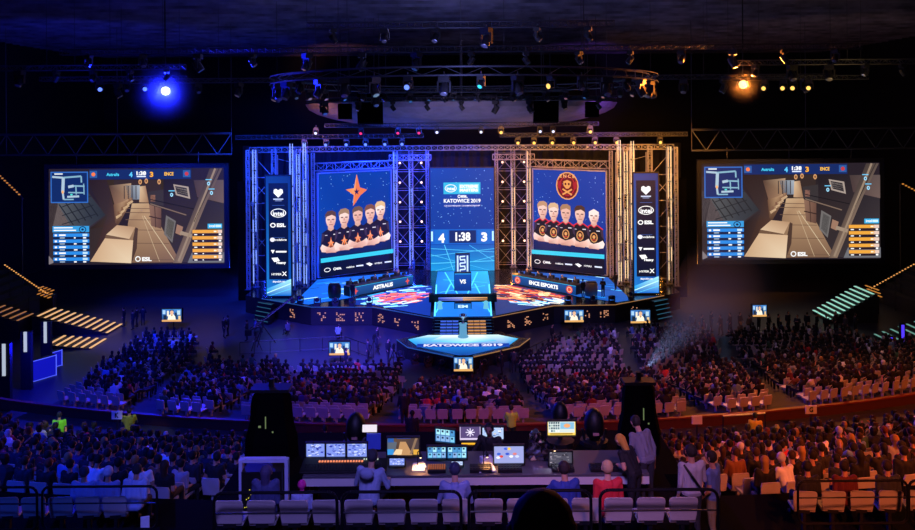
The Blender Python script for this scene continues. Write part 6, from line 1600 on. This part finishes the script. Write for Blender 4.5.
light('SPOT', (9, 45, 19.3), (8, 62, 0), 17000, '#7868e8', 1.5, .6)
light('SPOT', (-24, 50, 19.3), (-25, 72, 0), 60000, '#2030ff', 1., .7)
for s in (-1, 1): light('SPOT', (s * 4, 62, 16.5), (s * 8.6, 78, 2.6), 14000, '#fff0e0', .3, .34)
light('SPOT', (-12, 14, 24), (-15.1, 30.3, 6.4), 9000, '#f0ffd0', .2, .11)  # these narrow spots are added to brighten the steward vests
light('SPOT', (-10, 14, 24), (-12.7, 31, 6.4), 5000, '#f8ffe0', .2, .1)
light('SPOT', (8, 14, 24), (10.8, 29.6, 6.2), 5000, '#ffe0a0', .2, .12)
light('SPOT', (2, 14, 23), (1.85, 31, 6.0), 3500, '#fff4c0', .2, .07)
# rig lights colouring the towers
for x, e in ((-20.5, 1), (-13, .9), (-5.5, .9)):
    light('SPOT', (x, 70, 16.8), (x, 84, 7), 15000 * e, '#2048ff', .5, 1.6)
    light('POINT', (x, 84.5, 2.6 if x < -12 else 3), (x, 80, 5), 1300 * e, '#1c40ff', .3)
for x, e in ((20.5, 1), (13, .9), (5.5, .9)):
    light('SPOT', (x, 70, 16.8), (x, 84, 7), 9500 * e, '#ffa040', .5, 1.6)
    light('POINT', (x, 84.5, 2.6 if x > 12 else 3), (x, 80, 5), 600 * e, '#ff9c38', .3)
light('AREA', (-11, 86, 14.4), (-11, 91, 4), 2600, '#1c3cff', 20, sy=1)
light('AREA', (12, 86, 14.4), (12, 91, 4), 200, '#ff9840', 18, sy=1)
# dish
light('SPOT', (0, 55, 14.5), (0, 86, 17.8), 9000, '#b8a4d8', 2, .6)
light('SPOT', (-15, 66, 15.5), (-15, 86, 19), 12000, '#ffa070', 1, .45)
light('SPOT', (15, 66, 15.5), (15, 86, 19), 14000, '#a060ff', 1, .45)
# unseen lamps added to brighten the roof
light('SPOT', (0, 44, 19), (0, 60, 28), 1200, '#8488e8', 2, 2.5)
for x, y, e in ((-15, 43, .2), (15, 43, .3), (0, 40, .9), (0, 61, 1.1), (-15, 61, .25), (15, 61, .25)): light('POINT', (x, y, 24.6), (x, y, 28), 420 * e, '#9a9cf0', 1.5)
light('POINT', (-27.5, 53, 3.5), (0, 0, 0), 1300, '#1010ff', .5)  # added point that spreads the booth's blue over the floor
light('SPOT', (-28, 56, 19), (-26, 62, 28), 500, '#2030ff', 2, 2.4)
light('SPOT', (28, 56, 19), (26, 62, 28), 700, '#b8945c', 2, 2.4)
light('SPOT', (-36, 62, 12), (-38, 77, 16), 5000, '#1c30ff', 1, 1.6)
light('SPOT', (36, 62, 12), (38, 77, 16), 1500, '#c09070', 1, 1.6)
